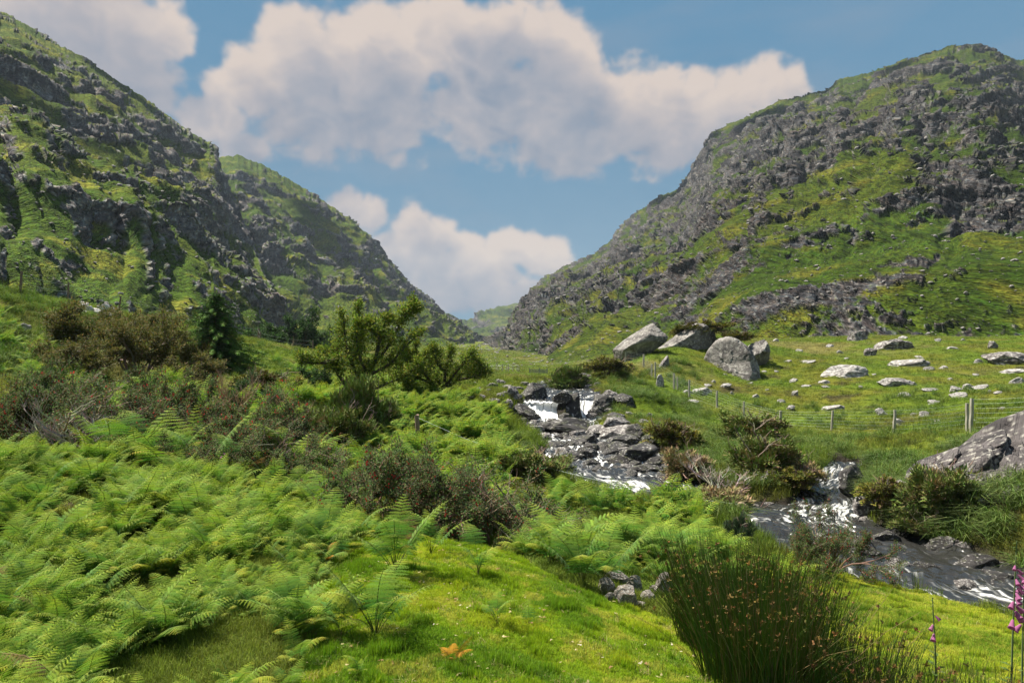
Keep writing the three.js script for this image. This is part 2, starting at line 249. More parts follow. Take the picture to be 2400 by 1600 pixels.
// ---------------------------------------------------------------- ground sheet
const inside = (poly, X, Y) => { let c = false; for (let i = 0, j = poly.length - 1; i < poly.length; j = i++) { const [a, b] = poly[i], [e, f] = poly[j]; if ((b > Y) !== (f > Y) && X < (e - a) * (Y - b) / (f - b) + a) c = !c; } return c; };
const LAWN = [[610, 1900], [680, 1600], [735, 1490], [745, 1400], [800, 1275], [920, 1255], [1080, 1262], [1225, 1312], [1330, 1375], [1430, 1405], [1545, 1450], [1860, 1470], [2000, 1600], [2050, 1900]], STRIP = [[1840, 1320], [2040, 1362], [2190, 1396], [2420, 1462], [2600, 1700], [1950, 1700], [1850, 1450]];
function onLawn(x, y, z) { const d = -z; if (d < 1 || d > 12) return 0; const X = 1200 + x / d * FOCAL, Y = HORIZON - y / d * FOCAL; return inside(LAWN, X, Y) ? 1 : inside(STRIP, X, Y) ? 2 : 0; }

const GREEN = [0.115, 0.17, 0.016], OLIVE = [0.16, 0.165, 0.022], DEEP = [0.05, 0.09, 0.012], PEAT = [0.06, 0.047, 0.03], STRAW = [0.24, 0.2, 0.08], MUD = [0.035, 0.03, 0.024];
function turf(x, z) {                                      // colour of the sward by place
  const a = fbm(x * 0.16, 3, z * 0.16, 4), b = fbm(x * 0.7, 8, z * 0.7, 3), c = fbm(x * 0.045, 5, z * 0.045, 3);
  let k = col(GREEN, OLIVE, smooth(-0.25, 0.3, a)); k = col(k, DEEP, smooth(0.08, 0.3, b) * 0.7); k = col(k, STRAW, smooth(0.14, 0.34, c + b * 0.25) * 0.6); return col(k, PEAT, smooth(0.22, 0.34, a * 0.6 - b * 0.8) * 0.8);
}
const groundMat = new THREE.MeshPhysicalMaterial({ vertexColors: true, roughness: 1, specularIntensity: 0.1, map: mottle, bumpMap: mottle, bumpScale: 0.05 });
{
  const NU = 660, NV = 400;
  const g = gridMesh(NU, NV, (i, j) => {
    const f = i / (NU - 1) * 2 - 1, a = (0.78 * f + (Math.PI - 0.78) * Math.pow(Math.abs(f), 9) * Math.sign(f)) , r = 0.6 * Math.pow(1500 / 0.6, Math.pow(j / (NV - 1), 0.95));
    const x = Math.sin(a) * r, z = -Math.cos(a) * r, h = ground(x, z), [s, lev] = nearBrook(x, z);
    let k = turf(x, z).map((c) => c * 0.9);
    const on = onLawn(x, h, z); if (on) k = on === 1 ? [0.19, 0.28, 0.012] : [0.27, 0.3, 0.025]; else if (z < -2 && z > -11.5 && x < -0.6 - (z + 4) * -0.05) k = col(PEAT, k, smooth(-0.15, 0.25, noise(x * 1.1, 2, z * 1.1)) * 0.5);
    if (s < 0.8 && h < lev + 0.4) k = col(MUD, k, smooth(0.1, 0.45, h - lev + noise(x * 3, 0, z * 3) * 0.15));
    return [x, h, z, ...k, x / 3, z / 3];
  });
  tag(mesh('ground', g, groundMat), 'rough green valley floor of grass and peat on both sides of the brook', 'ground', undefined, 'structure');
}

// ---------------------------------------------------------------- mountains
// ridge rows: [photo column, photo row of the skyline, depth]; foot rows: [photo column, depth, height]
const rockMat = new THREE.MeshPhysicalMaterial({ vertexColors: true, roughness: 0.95, specularIntensity: 0.1, map: grain, bumpMap: grain, bumpScale: 0.9 });
function mountain(name, label, o) {
  const NU = o.columns, NV = o.rows, X0 = o.ridge[0][0], X1 = o.ridge[o.ridge.length - 1][0], BX = new Float32Array(NU * NV), BY = new Float32Array(NU * NV), BZ = new Float32Array(NU * NV), RK = new Float32Array(NU * NV);
  const seed = o.seed, M = Math.round(NV * 1.2), sd = new Float64Array(M), sy = new Float64Array(M), sr = new Float64Array(M), sq = new Float64Array(M), T = new Float32Array(NU * NV);
  for (let i = 0; i < NU; i++) {
    const X = lerp(X0, X1, i / (NU - 1)), u = (X - 1200) / FOCAL, R = along(o.ridge, X, 2), top = (HORIZON - along(o.ridge, X, 1)) / FOCAL * R, F = along(o.foot, X, 1), low = along(o.foot, X, 2);
    for (let j = 0; j < M; j++) {
      const t = j / (M - 1) * 1.12, tt = t <= 1 ? Math.pow(t, o.rowBias ?? 1.25) : t, d = F + (R - F) * tt;
      let y = t <= 1 ? low + (top - low) * o.profile(tt, X) : top - (R - F) * (t - 1) * 0.9;
      const x = u * d, z = -d, fade = Math.sin(Math.PI * clamp(tt)) ** 0.7, sc = o.scale;
      y += fbm(x / 140 / sc + seed, 2, z / 140 / sc, 4) * 34 * sc * fade;
      y -= smooth(0.3, 0.75, ridged(u * o.ribs + seed + fbm(x / 90, y / 90, z / 90, 3) * 1.1, tt * 1.3, seed, 2)) * 9 * sc * fade;
      if (o.lumps) y += (ridged(x / 34 + seed, 3, z / 34, 3) - 0.4) * 11 * o.lumps * fade * smooth(0.02, 0.12, tt) * smooth(0.75, 0.25, tt) + (ridged(x / 13, 5, z / 13 + seed, 3) - 0.4) * 4 * o.lumps * fade * smooth(0, 0.05, tt) * smooth(0.5, 0.1, tt);
      y += (fbm(u * 60 + seed, 7, 3, 4) * 5 + fbm(u * 220, 3, seed, 3) * 2.4) * smooth(0.75, 1, tt) * sc * (o.crag ?? 1);
      let rk = 0;
      for (const [lam, amt, cut] of o.ledges) {            // bedded rock: steep risers, grassy treads
        const q = (y - (o.dip ?? 0) * x) / lam + fbm(x / lam / 4 + seed, y / lam / 5, z / lam / 4, 4) * 1.9, f = q - Math.floor(q), m = smooth(-0.12, 0.22, fbm(x / lam / 2.4, y / lam / 1.5 + 9, z / lam / 2.4 + seed, 3) + amt) * fade;
        const S = f < cut ? f / cut * 0.74 : 0.74 + (f - cut) / (1 - cut) * 0.26;
        y += (S - f) * lam * m; if (f < cut) rk = Math.max(rk, m);
      }
      sd[j] = d; sy[j] = y; sr[j] = rk; sq[j] = j ? sq[j - 1] + Math.abs(y / d - sy[j - 1] / sd[j - 1]) + 0.22 * Math.hypot(d - sd[j - 1], y - sy[j - 1]) / d : 0;
    }
    for (let j = 0, k = 0; j < NV; j++) {                   // rows spread evenly over the face, so that cliffs get their share
      const want = j / (NV - 1) * sq[M - 1]; while (k < M - 2 && sq[k + 1] < want) k++; const f = clamp((want - sq[k]) / Math.max(1e-9, sq[k + 1] - sq[k])), n = j * NU + i, d = lerp(sd[k], sd[k + 1], f);
      BX[n] = u * d; BY[n] = lerp(sy[k], sy[k + 1], f); BZ[n] = -d; RK[n] = lerp(sr[k], sr[k + 1], f); T[n] = (k + f) / (M - 1) * 1.12;
    }
  }
  const idx = (i, j) => clamp(j, 0, NV - 1) * NU + clamp(i, 0, NU - 1), N = V(0, 0, 0), A = V(0, 0, 0), B = V(0, 0, 0);
  const g = gridMesh(NU, NV, (i, j) => {
    const n = idx(i, j), l = idx(i - 1, j), r = idx(i + 1, j), b = idx(i, j - 1), f = idx(i, j + 1);
    A.set(BX[r] - BX[l], BY[r] - BY[l], BZ[r] - BZ[l]); B.set(BX[f] - BX[b], BY[f] - BY[b], BZ[f] - BZ[b]); N.crossVectors(A, B).normalize(); if (N.y < 0) N.negate();
    const x = BX[n], y = BY[n], z = BZ[n], sc = o.scale, dist = Math.hypot(x, z), fine = dist / 420;
    const n1 = fbm(x / 38 / sc, y / 20 / sc, z / 38 / sc + seed, 4), n2 = fbm(x / 5 / fine + 3, y / 3.2 / fine, z / 5 / fine, 3);
    const bias = o.rock(i / (NU - 1) * (X1 - X0) + X0, T[n], x, y, z);
    const n3 = ridged(x / 3.1 / fine + 1, y / 1.7 / fine, z / 3.1 / fine + 6, 2) - 0.36, rock = smooth(0.33, 0.41, RK[n] * 0.2 + (1 - N.y) * 0.85 + n1 * 0.95 + n2 * 0.3 + n3 * 0.08 - 0.05 + bias);
    const blocky = ridged(x / 7 / fine + 5, y / 5 / fine, z / 7 / fine, 3) - 0.4, joint = Math.abs(noise((x * 0.8 + y * 0.5) / 5 / fine, (y - 0.35 * z) / 8 / fine, z / 5 / fine)) + 0.2 * noise(x / 12 / fine, y / 12 / fine, z / 12 / fine);
    const crag = ridged(x / 17 + 2, y / 11, z / 17 + seed, 3) - 0.4, push = rock * crag * 4.5 * sc * clamp(dist / 260, 0.35, 1) + rock * (0.5 + blocky * 2.0 + n3 * 1.1 - smooth(0.12, 0, joint) * 0.7 + n2 * 1.2) * fine + (1 - rock) * (n2 * 0.9 * fine + fbm(x / 2.2 / fine, y / 1.5 / fine, z / 2.2 / fine, 2) * 0.5 * fine);
    const tone = fbm(x / 60 / sc, y / 60 / sc + 4, z / 60 / sc, 4), spk = fbm(x / 1.6 / fine, y / 1.3 / fine, z / 1.6 / fine + 7, 3);
    let grass = col(o.grass[0], o.grass[1], smooth(-0.2, 0.25, tone)); grass = col(grass, o.grass[2], smooth(0.05, 0.28, fbm(x / 17 / sc + 8, y / 9 / sc, z / 17 / sc, 3)) * 0.8); grass = col(grass, o.grass[3], smooth(0.08, 0.3, spk + n2 * 0.4) * 0.75);
    let stone = col([0.115, 0.109, 0.116], [0.042, 0.04, 0.046], smooth(-0.2, 0.25, n2 + n1 * 0.4)); stone = col(stone, [0.27, 0.255, 0.245], smooth(0.15, 0.3, spk + blocky * 0.12) * 0.7); stone = col(stone, [0.095, 0.08, 0.08], smooth(0.0, 0.25, tone) * 0.4);
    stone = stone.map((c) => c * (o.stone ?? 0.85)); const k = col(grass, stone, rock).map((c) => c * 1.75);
    return [x + N.x * push, y + N.y * push * 0.7, z + N.z * push, ...k, (x * 0.45 - z * 0.9 + n1 * 2) / (84 * sc), (y * 0.85 + Math.abs(x) * 0.55 + n1 * 2) / (46 * sc)];
  });
  const m = tag(mesh(name, g, rockMat), label, 'mountain', undefined, 'structure'); m.userData.label = label; return g;
}
const HILLGRASS = [[0.036, 0.064, 0.006], [0.06, 0.083, 0.008], [0.125, 0.125, 0.016], [0.016, 0.028, 0.006]];
const slope0 = mountain('mountain', 'steep green mountain with grey rock ledges rising behind the spruce', {
  seed: 3.1, columns: 540, rows: 370, scale: 0.8, ribs: 9,
  ridge: [[-420, -260, 430], [-150, -100, 450], [0, 25, 470], [60, 55, 475], [122, 97, 485], [184, 127, 495], [275, 188, 515], [357, 240, 535], [428, 296, 555], [500, 342, 575], [515, 380, 560], [535, 440, 520], [565, 520, 460], [600, 600, 400], [640, 690, 330], [670, 760, 270], [700, 810, 240]],
  foot: [[-420, 62, 0], [0, 68, 0], [300, 88, -1], [500, 120, -3], [700, 190, -4]],
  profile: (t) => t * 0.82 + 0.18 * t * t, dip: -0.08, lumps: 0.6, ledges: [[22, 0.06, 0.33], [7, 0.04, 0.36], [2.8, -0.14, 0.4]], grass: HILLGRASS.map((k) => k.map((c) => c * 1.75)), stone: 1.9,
  rock: (X, t) => -0.13 + 0.1 * smooth(0.55, 0.95, t) + 0.14 * Math.exp(-(((X - 320) / 110) ** 2) - ((t - 0.36) / 0.12) ** 2) + 0.12 * Math.exp(-(((X - 390) / 130) ** 2) - ((t - 0.1) / 0.09) ** 2) - 0.12 * Math.exp(-(((X - 100) / 180) ** 2) - ((t - 0.45) / 0.2) ** 2),
});
const slope1 = mountain('mountain', 'second green and grey mountain shoulder sloping down into the gap, beyond the spruce', {
  seed: 8.7, columns: 420, rows: 290, scale: 1.1, ribs: 11,
  ridge: [[440, 420, 900], [510, 366, 900], [556, 362, 900], [612, 383, 910], [694, 428, 930], [775, 480, 950], [857, 541, 980], [908, 602, 1000], [959, 663, 1040], [1020, 714, 1100], [1071, 755, 1180], [1110, 788, 1260], [1140, 822, 1330]],
  foot: [[440, 260, -4], [600, 290, -4], [800, 360, -3], [950, 400, -3], [1050, 480, -2], [1140, 640, 3]],
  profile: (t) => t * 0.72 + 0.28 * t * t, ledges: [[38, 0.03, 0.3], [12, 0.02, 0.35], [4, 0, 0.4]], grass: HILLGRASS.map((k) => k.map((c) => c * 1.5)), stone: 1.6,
  rock: (X, t) => -0.09 + 0.08 * smooth(0.6, 1, t),
});
const slope2 = mountain('mountain', 'broad craggy mountain with dark cliffs and grassy ledges standing over the stony field', {
  seed: 5.5, columns: 820, rows: 470, scale: 1, ribs: 8, rowBias: 1.5,
  ridge: [[1130, 828, 1500], [1153, 805, 1450], [1204, 755, 1350], [1245, 694, 1250], [1270, 653, 1180], [1327, 624, 1120], [1398, 592, 1060], [1439, 556, 1010], [1459, 525, 990], [1530, 469, 950], [1592, 439, 920], [1633, 378, 890], [1673, 306, 870], [1735, 281, 850], [1837, 235, 830], [1939, 209, 810], [1969, 184, 800], [2041, 168, 790], [2143, 133, 770], [2225, 112, 760], [2276, 105, 755], [2337, 122, 745], [2400, 143, 740], [2560, 150, 730], [2800, 130, 720]],
  foot: [[1130, 620, 2], [1165, 380, -2], [1200, 250, -4], [1300, 180, -4.5], [1400, 150, -4], [1500, 140, -3], [1650, 135, -1.5], [1800, 122, -0.5], [2000, 114, 0], [2200, 108, 0], [2400, 102, 0], [2800, 95, 0]],
  profile: (t, X) => { const b = smooth(1500, 1800, X); return lerp(t * 0.75 + 0.25 * t * t, t < 0.02 ? t * 2.2 : t < 0.12 ? 0.044 + (t - 0.02) * 0.62 : t < 0.14 ? 0.106 + (t - 0.12) * 1.9 : t < 0.3 ? 0.144 + (t - 0.14) * 0.75 : 0.264 + (t - 0.3) * 1.0514, b); },
  dip: 0.2, lumps: 1, ledges: [[26, 0.06, 0.33], [10, 0.04, 0.36], [4.0, -0.14, 0.4]], grass: HILLGRASS,
  rock: (X, t, x, y) => -0.03 + 0.1 * smooth(0.35, 0.8, t) * smooth(2300, 1700, X) - 0.1 * Math.exp(-(((X - 1780) / 260) ** 2) - ((t - 0.3) / 0.12) ** 2) + 0.15 * smooth(0.5, 0.1, t) * smooth(1450, 1900, X),
});
const slope3 = mountain('mountain', 'distant pale hill closing the far end of the gap', {
  seed: 2.2, columns: 150, rows: 90, scale: 1.6, ribs: 14,
  ridge: [[1020, 765, 2100], [1080, 757, 2100], [1120, 748, 2120], [1140, 726, 2140], [1175, 716, 2150], [1230, 709, 2160], [1330, 690, 2200]],
  foot: [[1020, 1500, 25], [1330, 1500, 25]], profile: (t) => t * 0.5 + 0.5 * Math.sqrt(t), ledges: [[40, 0, 0.3], [14, 0, 0.4]], grass: HILLGRASS, rock: () => -0.05,
});

// ---------------------------------------------------------------- running water
function brook(name, label, path, o = {}) {
  const wmax = Math.max(...path.map((p) => p[3])) * 1.25, total = path[path.length - 1][4], NT = 2048, NW = 256;
  const pathAt = (s) => { let a = 0, b = path.length - 1; while (b - a > 1) { const m = (a + b) >> 1; if (path[m][4] <= s) a = m; else b = m; } const f = clamp((s - path[a][4]) / Math.max(1e-6, path[b][4] - path[a][4])); const i0 = Math.max(0, a - 3), i1 = Math.min(path.length - 1, b + 3); const steep = (path[i0][2] - path[i1][2]) / Math.max(0.05, path[i1][4] - path[i0][4]); return { a, b, f, steep }; };
  const drop = path.findIndex((p, i) => i && path[Math.max(0, i - 6)][2] - p[2] > 0.2), foot = drop < 0 ? -99 : path[drop][4] + 0.8;
  const foamAt = (s, w, steep) => {
    const pool = smooth(foot - 1.2, foot - 0.2, s) * smooth(foot + 19, foot + 3, s);
    const st = smooth(0.15, 0.45, steep), mid = smooth(0.015, 0.06, steep), q = w + noise(s * 0.5, 3) * 0.5 + noise(s * 1.7, w * 1.3, 6) * 0.16;
    const streak = ridged(s * 0.75, q * 6.2, 1.5, 4) * 0.6 + fbm(s * 3.4, q * 15, 8, 3) * 0.65, patch = fbm(s * 0.42 + 4, q * 0.9, 2, 3), tumble = smooth(-0.1, 0.3, patch + mid * 0.16);
    return clamp(smooth(0.46, 0.94, streak + tumble * 0.32) * (0.22 + 0.78 * tumble) + smooth(0.22, 0.66, streak) * pool * 0.85 + st * smooth(-0.3, 0.25, fbm(s * 0.7, q * 10, 5, 3) * 1.5 + 0.35 + streak * 0.2));
  };
  const tex = new Uint8Array(NT * NW * 4), rough = new Uint8Array(NT * NW * 4), bump = new Uint8Array(NT * NW * 4);
  for (let i = 0; i < NT; i++) { const s = (i + 0.5) / NT * total, steep = pathAt(s).steep; for (let j = 0; j < NW; j++) { const w = ((j + 0.5) / NW * 2 - 1) * wmax, f = foamAt(s, w, steep), q = (j * NT + i) * 4, body = [0.17, 0.17, 0.165]; for (let k = 0; k < 3; k++) tex[q + k] = 255 * lerp(body[k], [0.92, 0.925, 0.92][k], f); tex[q + 3] = 255; const ro = lerp(0.18, 0.8, f) * 255; rough[q] = rough[q + 1] = rough[q + 2] = ro; rough[q + 3] = 255; const b = 127 + 130 * fbm(s * 8, w * 13, 2, 4) + 60 * f; bump[q] = bump[q + 1] = bump[q + 2] = clamp(b, 0, 255); bump[q + 3] = 255; } }
  const make = (d, srgb) => { const t = new THREE.DataTexture(d, NT, NW); t.magFilter = t.minFilter = THREE.LinearFilter; if (srgb) t.colorSpace = THREE.SRGBColorSpace; t.needsUpdate = true; return t; };
  const mat = new THREE.MeshStandardMaterial({ map: make(tex, true), roughnessMap: make(rough), bumpMap: make(bump), bumpScale: 0.03, roughness: 1 });
  const NV = Math.round(total / 0.085), NU = Math.max(12, Math.round(2 * wmax / 0.075));
  const g = gridMesh(NU, NV, (i, j) => {
    const s = j / (NV - 1) * total, { a, b, f, steep } = pathAt(s), pa = path[a], pb = path[b], e = (i / (NU - 1) * 2 - 1), i0 = path[Math.max(0, a - 4)], i1 = path[Math.min(path.length - 1, b + 4)];
    const hw = lerp(pa[3], pb[3], f) * 1.22, w = e * hw, tx = i1[0] - i0[0], tz = i1[1] - i0[1], L = Math.hypot(tx, tz) || 1, x = lerp(pa[0], pb[0], f) + tz / L * -w, z = lerp(pa[1], pb[1], f) + tx / L * w;
    const calm = 1 - smooth(0.2, 0.8, steep);
    let y = lerp(pa[2], pb[2], f) + (fbm(s * 1.0, w * 2.1, 3, 4) * 0.12 + ridged(s * 2.6, w * 4.6, 7, 3) * 0.09 - 0.05) * (0.4 + (o.rough ?? 0.6)) * (0.4 + calm * 0.6);
    y += smooth(0.25, 0.9, steep) * (fbm(s * 1.5, w * 5, 3, 3) * 0.3 + ridged(s * 0.7, w * 3.5, 1, 2) * 0.12);
    return [x, y, z, 1, 1, 1, s / total, (w / wmax + 1) / 2];
  });
  return tag(mesh(name, g, mat), label, 'stream', undefined, 'structure');
}
brook('stream', 'dark fast stream with white rapids running from the waterfall past the lawn', MAIN, { rough: 0.9 });
brook('waterfall', 'small white side waterfall dropping between dark rocks into the pool', FALL, { rough: 0.8 });
brook('stream', 'narrow tributary trickling past the dark white-topped boulder', SIDE, { rough: 0.5 });
// ---------------------------------------------------------------- stones
// a rock: a ball cut by random planes, roughened; unit box, standing on y = 0
function rockShape(seed, detail, o = {}) {
  const r = rng(seed * 7919 + 13), planes = [], n = o.planes ?? 11;
  for (let i = 0; i < n; i++) { const a = r() * 2 * Math.PI, y = r() * 2 - 1, s = Math.sqrt(1 - y * y); planes.push([Math.cos(a) * s, y, Math.sin(a) * s, 0.62 + r() * 0.34]); }
  for (const p of o.cut ?? []) { const l = Math.hypot(p[0], p[1], p[2]); planes.push([p[0] / l, p[1] / l, p[2] / l, p[3]]); }
  let g = new THREE.IcosahedronGeometry(1, detail); g.deleteAttribute('uv'); g.deleteAttribute('normal'); g = mergeVertices(g, 1e-4);
  const P = g.attributes.position, C = new Float32Array(P.count * 3), U = new Float32Array(P.count * 2), sd = seed * 3.7;
  for (let i = 0; i < P.count; i++) {
    const x = P.getX(i), y = P.getY(i), z = P.getZ(i); let q = 1.15;
    for (const p of planes) { const c = x * p[0] + y * p[1] + z * p[2]; if (c > 0.05) { const v = p[3] / c, h = clamp(0.5 + (q - v) / 0.12); q = lerp(q, v, h) - 0.03 * h * (1 - h); } }
    q *= 1 + fbm(x * 1.7 + sd, y * 1.7, z * 1.7, 4) * (o.rough ?? 0.22) - smooth(0.05, 0, Math.abs(noise(x * 1.6 + sd, y * 2.6, z * 1.6))) * (o.crack ?? 0.03) + fbm(x * 9, y * 9, z * 9 + sd, 2) * 0.025;
    P.setXYZ(i, x * q, y * q, z * q);
  }
  g.computeBoundingBox(); const b = g.boundingBox, s = b.getSize(V(0, 0, 0)), c = b.getCenter(V(0, 0, 0));
  if (!o.keep) for (let i = 0; i < P.count; i++) P.setXYZ(i, (P.getX(i) - c.x) / s.x, (P.getY(i) - b.min.y) / s.y, (P.getZ(i) - c.z) / s.z);
  const sp = o.spread ?? 0.45; for (let i = 0; i < P.count; i++) { const y = P.getY(i), w = 1 + Math.max(0, 0.55 - y) * sp; P.setXYZ(i, P.getX(i) * w, y, P.getZ(i) * w); }
  const pal = o.palette, as = o.aspect ?? [1, 1, 1];
  g.computeVertexNormals();
  for (let i = 0; i < P.count; i++) {
    const x = P.getX(i) * 4 * as[0], y = P.getY(i) * 4 * as[1], z = P.getZ(i) * 4 * as[2], a = fbm(x * 0.8 + sd, y * 0.8, z * 0.8, 4), f = fbm(x * 3.6, y * 3.6 + sd, z * 3.6, 5) * 1.15, e = fbm(x * 1.4 + 8, y * 1.4, z * 1.4 + sd, 3);
    let k = col(pal.base, pal.dark, smooth(-0.15, 0.2, a)); k = col(k, pal.lichen, smooth(pal.cut, pal.cut + 0.07, f + e * 0.5 + 0.05)); if (pal.moss) k = col(k, pal.moss, smooth(0.16, 0.22, e + f * 0.4) * 0.8);
    C.set(k, i * 3); U.set([(P.getX(i) * as[0] * 0.8 + P.getZ(i) * as[2] * 0.6) * 1.3, (P.getY(i) * as[1] + (P.getZ(i) * as[2] * 0.8 - P.getX(i) * as[0] * 0.6) * 0.35) * 1.3], i * 2);
  }
  g.setAttribute('color', new THREE.BufferAttribute(C, 3)); g.setAttribute('uv', new THREE.BufferAttribute(U, 2));
  return g;
}
const PALE = { base: [0.3, 0.28, 0.265], dark: [0.15, 0.138, 0.133], lichen: [0.58, 0.56, 0.53], cut: 0.1 };
const WET = { base: [0.04, 0.035, 0.034], dark: [0.014, 0.012, 0.012], lichen: [0.5, 0.48, 0.46], cut: 0.26, moss: [0.05, 0.055, 0.015] };
const GREY = { base: [0.17, 0.15, 0.147], dark: [0.065, 0.057, 0.056], lichen: [0.5, 0.48, 0.45], cut: 0.16 };
const stoneMat = new THREE.MeshStandardMaterial({ vertexColors: true, roughness: 0.92, bumpMap: rockBump, bumpScale: 0.03, map: mottle });
const wetMat = new THREE.MeshStandardMaterial({ vertexColors: true, roughness: 0.72, bumpMap: rockBump, bumpScale: 0.03, map: mottle });
const bigStone = new THREE.MeshStandardMaterial({ vertexColors: true, roughness: 0.93, bumpMap: rockBump, bumpScale: 0.08, map: mottle });
const paleKinds = [1, 2, 3, 4, 5, 6].map((s) => rockShape(s, 13, { palette: PALE })), wetKinds = [11, 12, 13, 14, 15, 16].map((s) => rockShape(s, 16, { palette: WET, planes: 10 })), greyKinds = [21, 22, 23, 24].map((s) => rockShape(s, 15, { palette: GREY }));
const pickStone = rng(99);
// [photo column, photo row of the foot, width and height in photo pixels]
function stones(list, kinds, material, name, label, category, group, o = {}) {
  for (const [X, Y, w, h, own, turn] of list) {
    const p = hit(X, Y), d = -p.z, W = w / FOCAL * d * (o.big ?? 1), Hh = h / FOCAL * d * (o.tall ?? 1.25), sink = o.sink ?? 0.2;
    const m = mesh(name, kinds[Math.floor(pickStone() * kinds.length)], material), a = turn ?? (pickStone() - 0.5) * 0.9;
    const [edge, lev] = nearBrook(p.x, p.z); m.position.set(p.x, (edge < 0 ? lev - 0.08 : p.y) - Hh * sink, p.z - W * 0.2); m.rotation.set((pickStone() - 0.5) * 0.2, a + (pickStone() < 0.5 ? Math.PI : 0), (pickStone() - 0.5) * 0.2, 'YXZ');
    m.scale.set(W * 1.05, Hh, W * (o.deep ?? 0.85) * (0.8 + pickStone() * 0.4));
    tag(m, own ?? label, category, own ? undefined : group);
  }
}
stones([[1991, 884, 104, 30, 'broad grey rock with a pointed end lying in the field', 0], [2144, 858, 90, 19, 'long pale whaleback rock in the field above the fence', 0], [2110, 901, 84, 17, 'flat white-topped slab lying in the middle of the field', 0]], paleKinds, bigStone, 'field_rock', '', 'rock', '', { deep: 0.7, sink: 0.42, tall: 1.7 });
stones([[2015, 798, 42, 22, 'rounded boulder at the far edge of the field below the cliffs'], [2103, 819, 84, 24, 'long dark rock ledge at the far edge of the field', 0], [2378, 851, 92, 28, 'dark craggy rock in the long grass at the field edge', 0], [2042, 834, 28, 18, 'small dark boulder beside the dry grass in the field'], [2333, 817, 22, 18, 'lone round boulder below the far bracken slope']], greyKinds, bigStone, 'field_boulder', '', 'boulder', '', { deep: 0.8, sink: 0.35, tall: 1.6 });
stones([[2182, 867, 26, 10], [2214, 864, 20, 9], [1864, 894, 20, 9], [1935, 898, 31, 9], [1894, 906, 24, 6], [1938, 908, 20, 6], [1702, 908, 33, 11], [1649, 925, 46, 20], [1614, 923, 27, 11], [1865, 925, 16, 13], [1774, 932, 15, 10], [1833, 942, 18, 8], [1717, 923, 10, 7], [2124, 930, 28, 13], [2251, 933, 38, 17], [2243, 916, 31, 13], [2304, 910, 38, 10], [2275, 912, 31, 15], [2321, 919, 11, 7], [2343, 922, 18, 7], [1960, 960, 49, 13], [1855, 960, 23, 12], [2068, 970, 28, 16], [2193, 946, 26, 11], [2112, 995, 32, 16], [2170, 975, 23, 14], [2197, 993, 20, 11], [2144, 975, 15, 9], [2289, 990, 14, 8], [2380, 876, 80, 13], [2389, 898, 32, 17], [1875, 826, 17, 10], [1971, 829, 18, 10], [1984, 843, 15, 6], [2297, 849, 20, 9], [2236, 818, 25, 7], [1947, 813, 18, 8], [1848, 849, 18, 7], [1886, 850, 62, 7], [2183, 914, 34, 6], [1792, 872, 14, 5], [1821, 871, 11, 4], [2020, 908, 10, 6], [1673, 896, 11, 7], [1661, 904, 18, 6], [2158, 839, 21, 7], [1443, 869, 24, 17], [1621, 946, 37, 12], [1542, 930, 12, 11], [1700, 880, 12, 6], [1760, 900, 12, 6], [2050, 880, 12, 6], [2290, 880, 14, 6], [1800, 915, 10, 5], [2350, 960, 16, 8], [2230, 890, 12, 6], [1820, 800, 16, 8], [1760, 815, 14, 8], [2200, 800, 16, 9], [2120, 795, 22, 10], [2260, 800, 14, 8], [1900, 790, 14, 8]],
  paleKinds, stoneMat, 'field_stone', 'small pale stone half sunk in the grazed field beyond the wire fence', 'stone', 'pale stones scattered over the field', { sink: 0.42, tall: 1.5 });
stones([[1549, 908, 21, 30, 'upright pale pointed stone standing behind the wire fence', 0.3]], [rockShape(31, 13, { palette: PALE, planes: 8 })], stoneMat, 'standing_stone', '', 'stone', '', { deep: 0.8, tall: 1.3 });
stones([[1557, 864, 28, 31, 'grey wedge-shaped stone pointing up below the tilted slab', 0]], [rockShape(34, 13, { palette: GREY, cut: [[-0.75, 0.6, 0.1, 0.25], [0.9, 0.1, 0.2, 0.45]] })], stoneMat, 'standing_stone', '', 'stone', '', { deep: 0.6, tall: 1.3 });
// rocks of the stream
stones([[1251, 948, 66, 42, 'dark rounded boulder at the head of the wider waterfall', 0.2], [1219, 986, 72, 40, 'black wet boulder with white lichen beside the wider waterfall', -0.2], [1326, 1030, 126, 38, 'big flat dark boulder in the pool below the falls', 0], [1338, 985, 62, 64, 'dark mossy rock standing between the two waterfalls', 0.3], [1418, 965, 62, 42, 'dark rock at the edge of the narrow waterfall', 0.1], [2010, 1156, 86, 66, 'dark boulder with a white lichen top beside the tributary', 0.2]], wetKinds, wetMat, 'stream_boulder', '', 'boulder', '', { deep: 0.8 });
stones([[1449, 1006, 62, 28, 'pale pointed boulder on the bank below the falls', 0.2], [1468, 1036, 112, 38, 'long grey ribbed boulder beside the rapids', 0], [1203, 937, 26, 27, 'upright pale rock behind the dark falls boulder'], [1366, 917, 40, 36, 'slanting pale rock under the green bush above the falls', 0.4], [1432, 940, 40, 22, 'mossy topped rock at the grassy lip of the narrow waterfall']], greyKinds, stoneMat, 'bank_boulder', '', 'boulder', '', { deep: 0.7 });
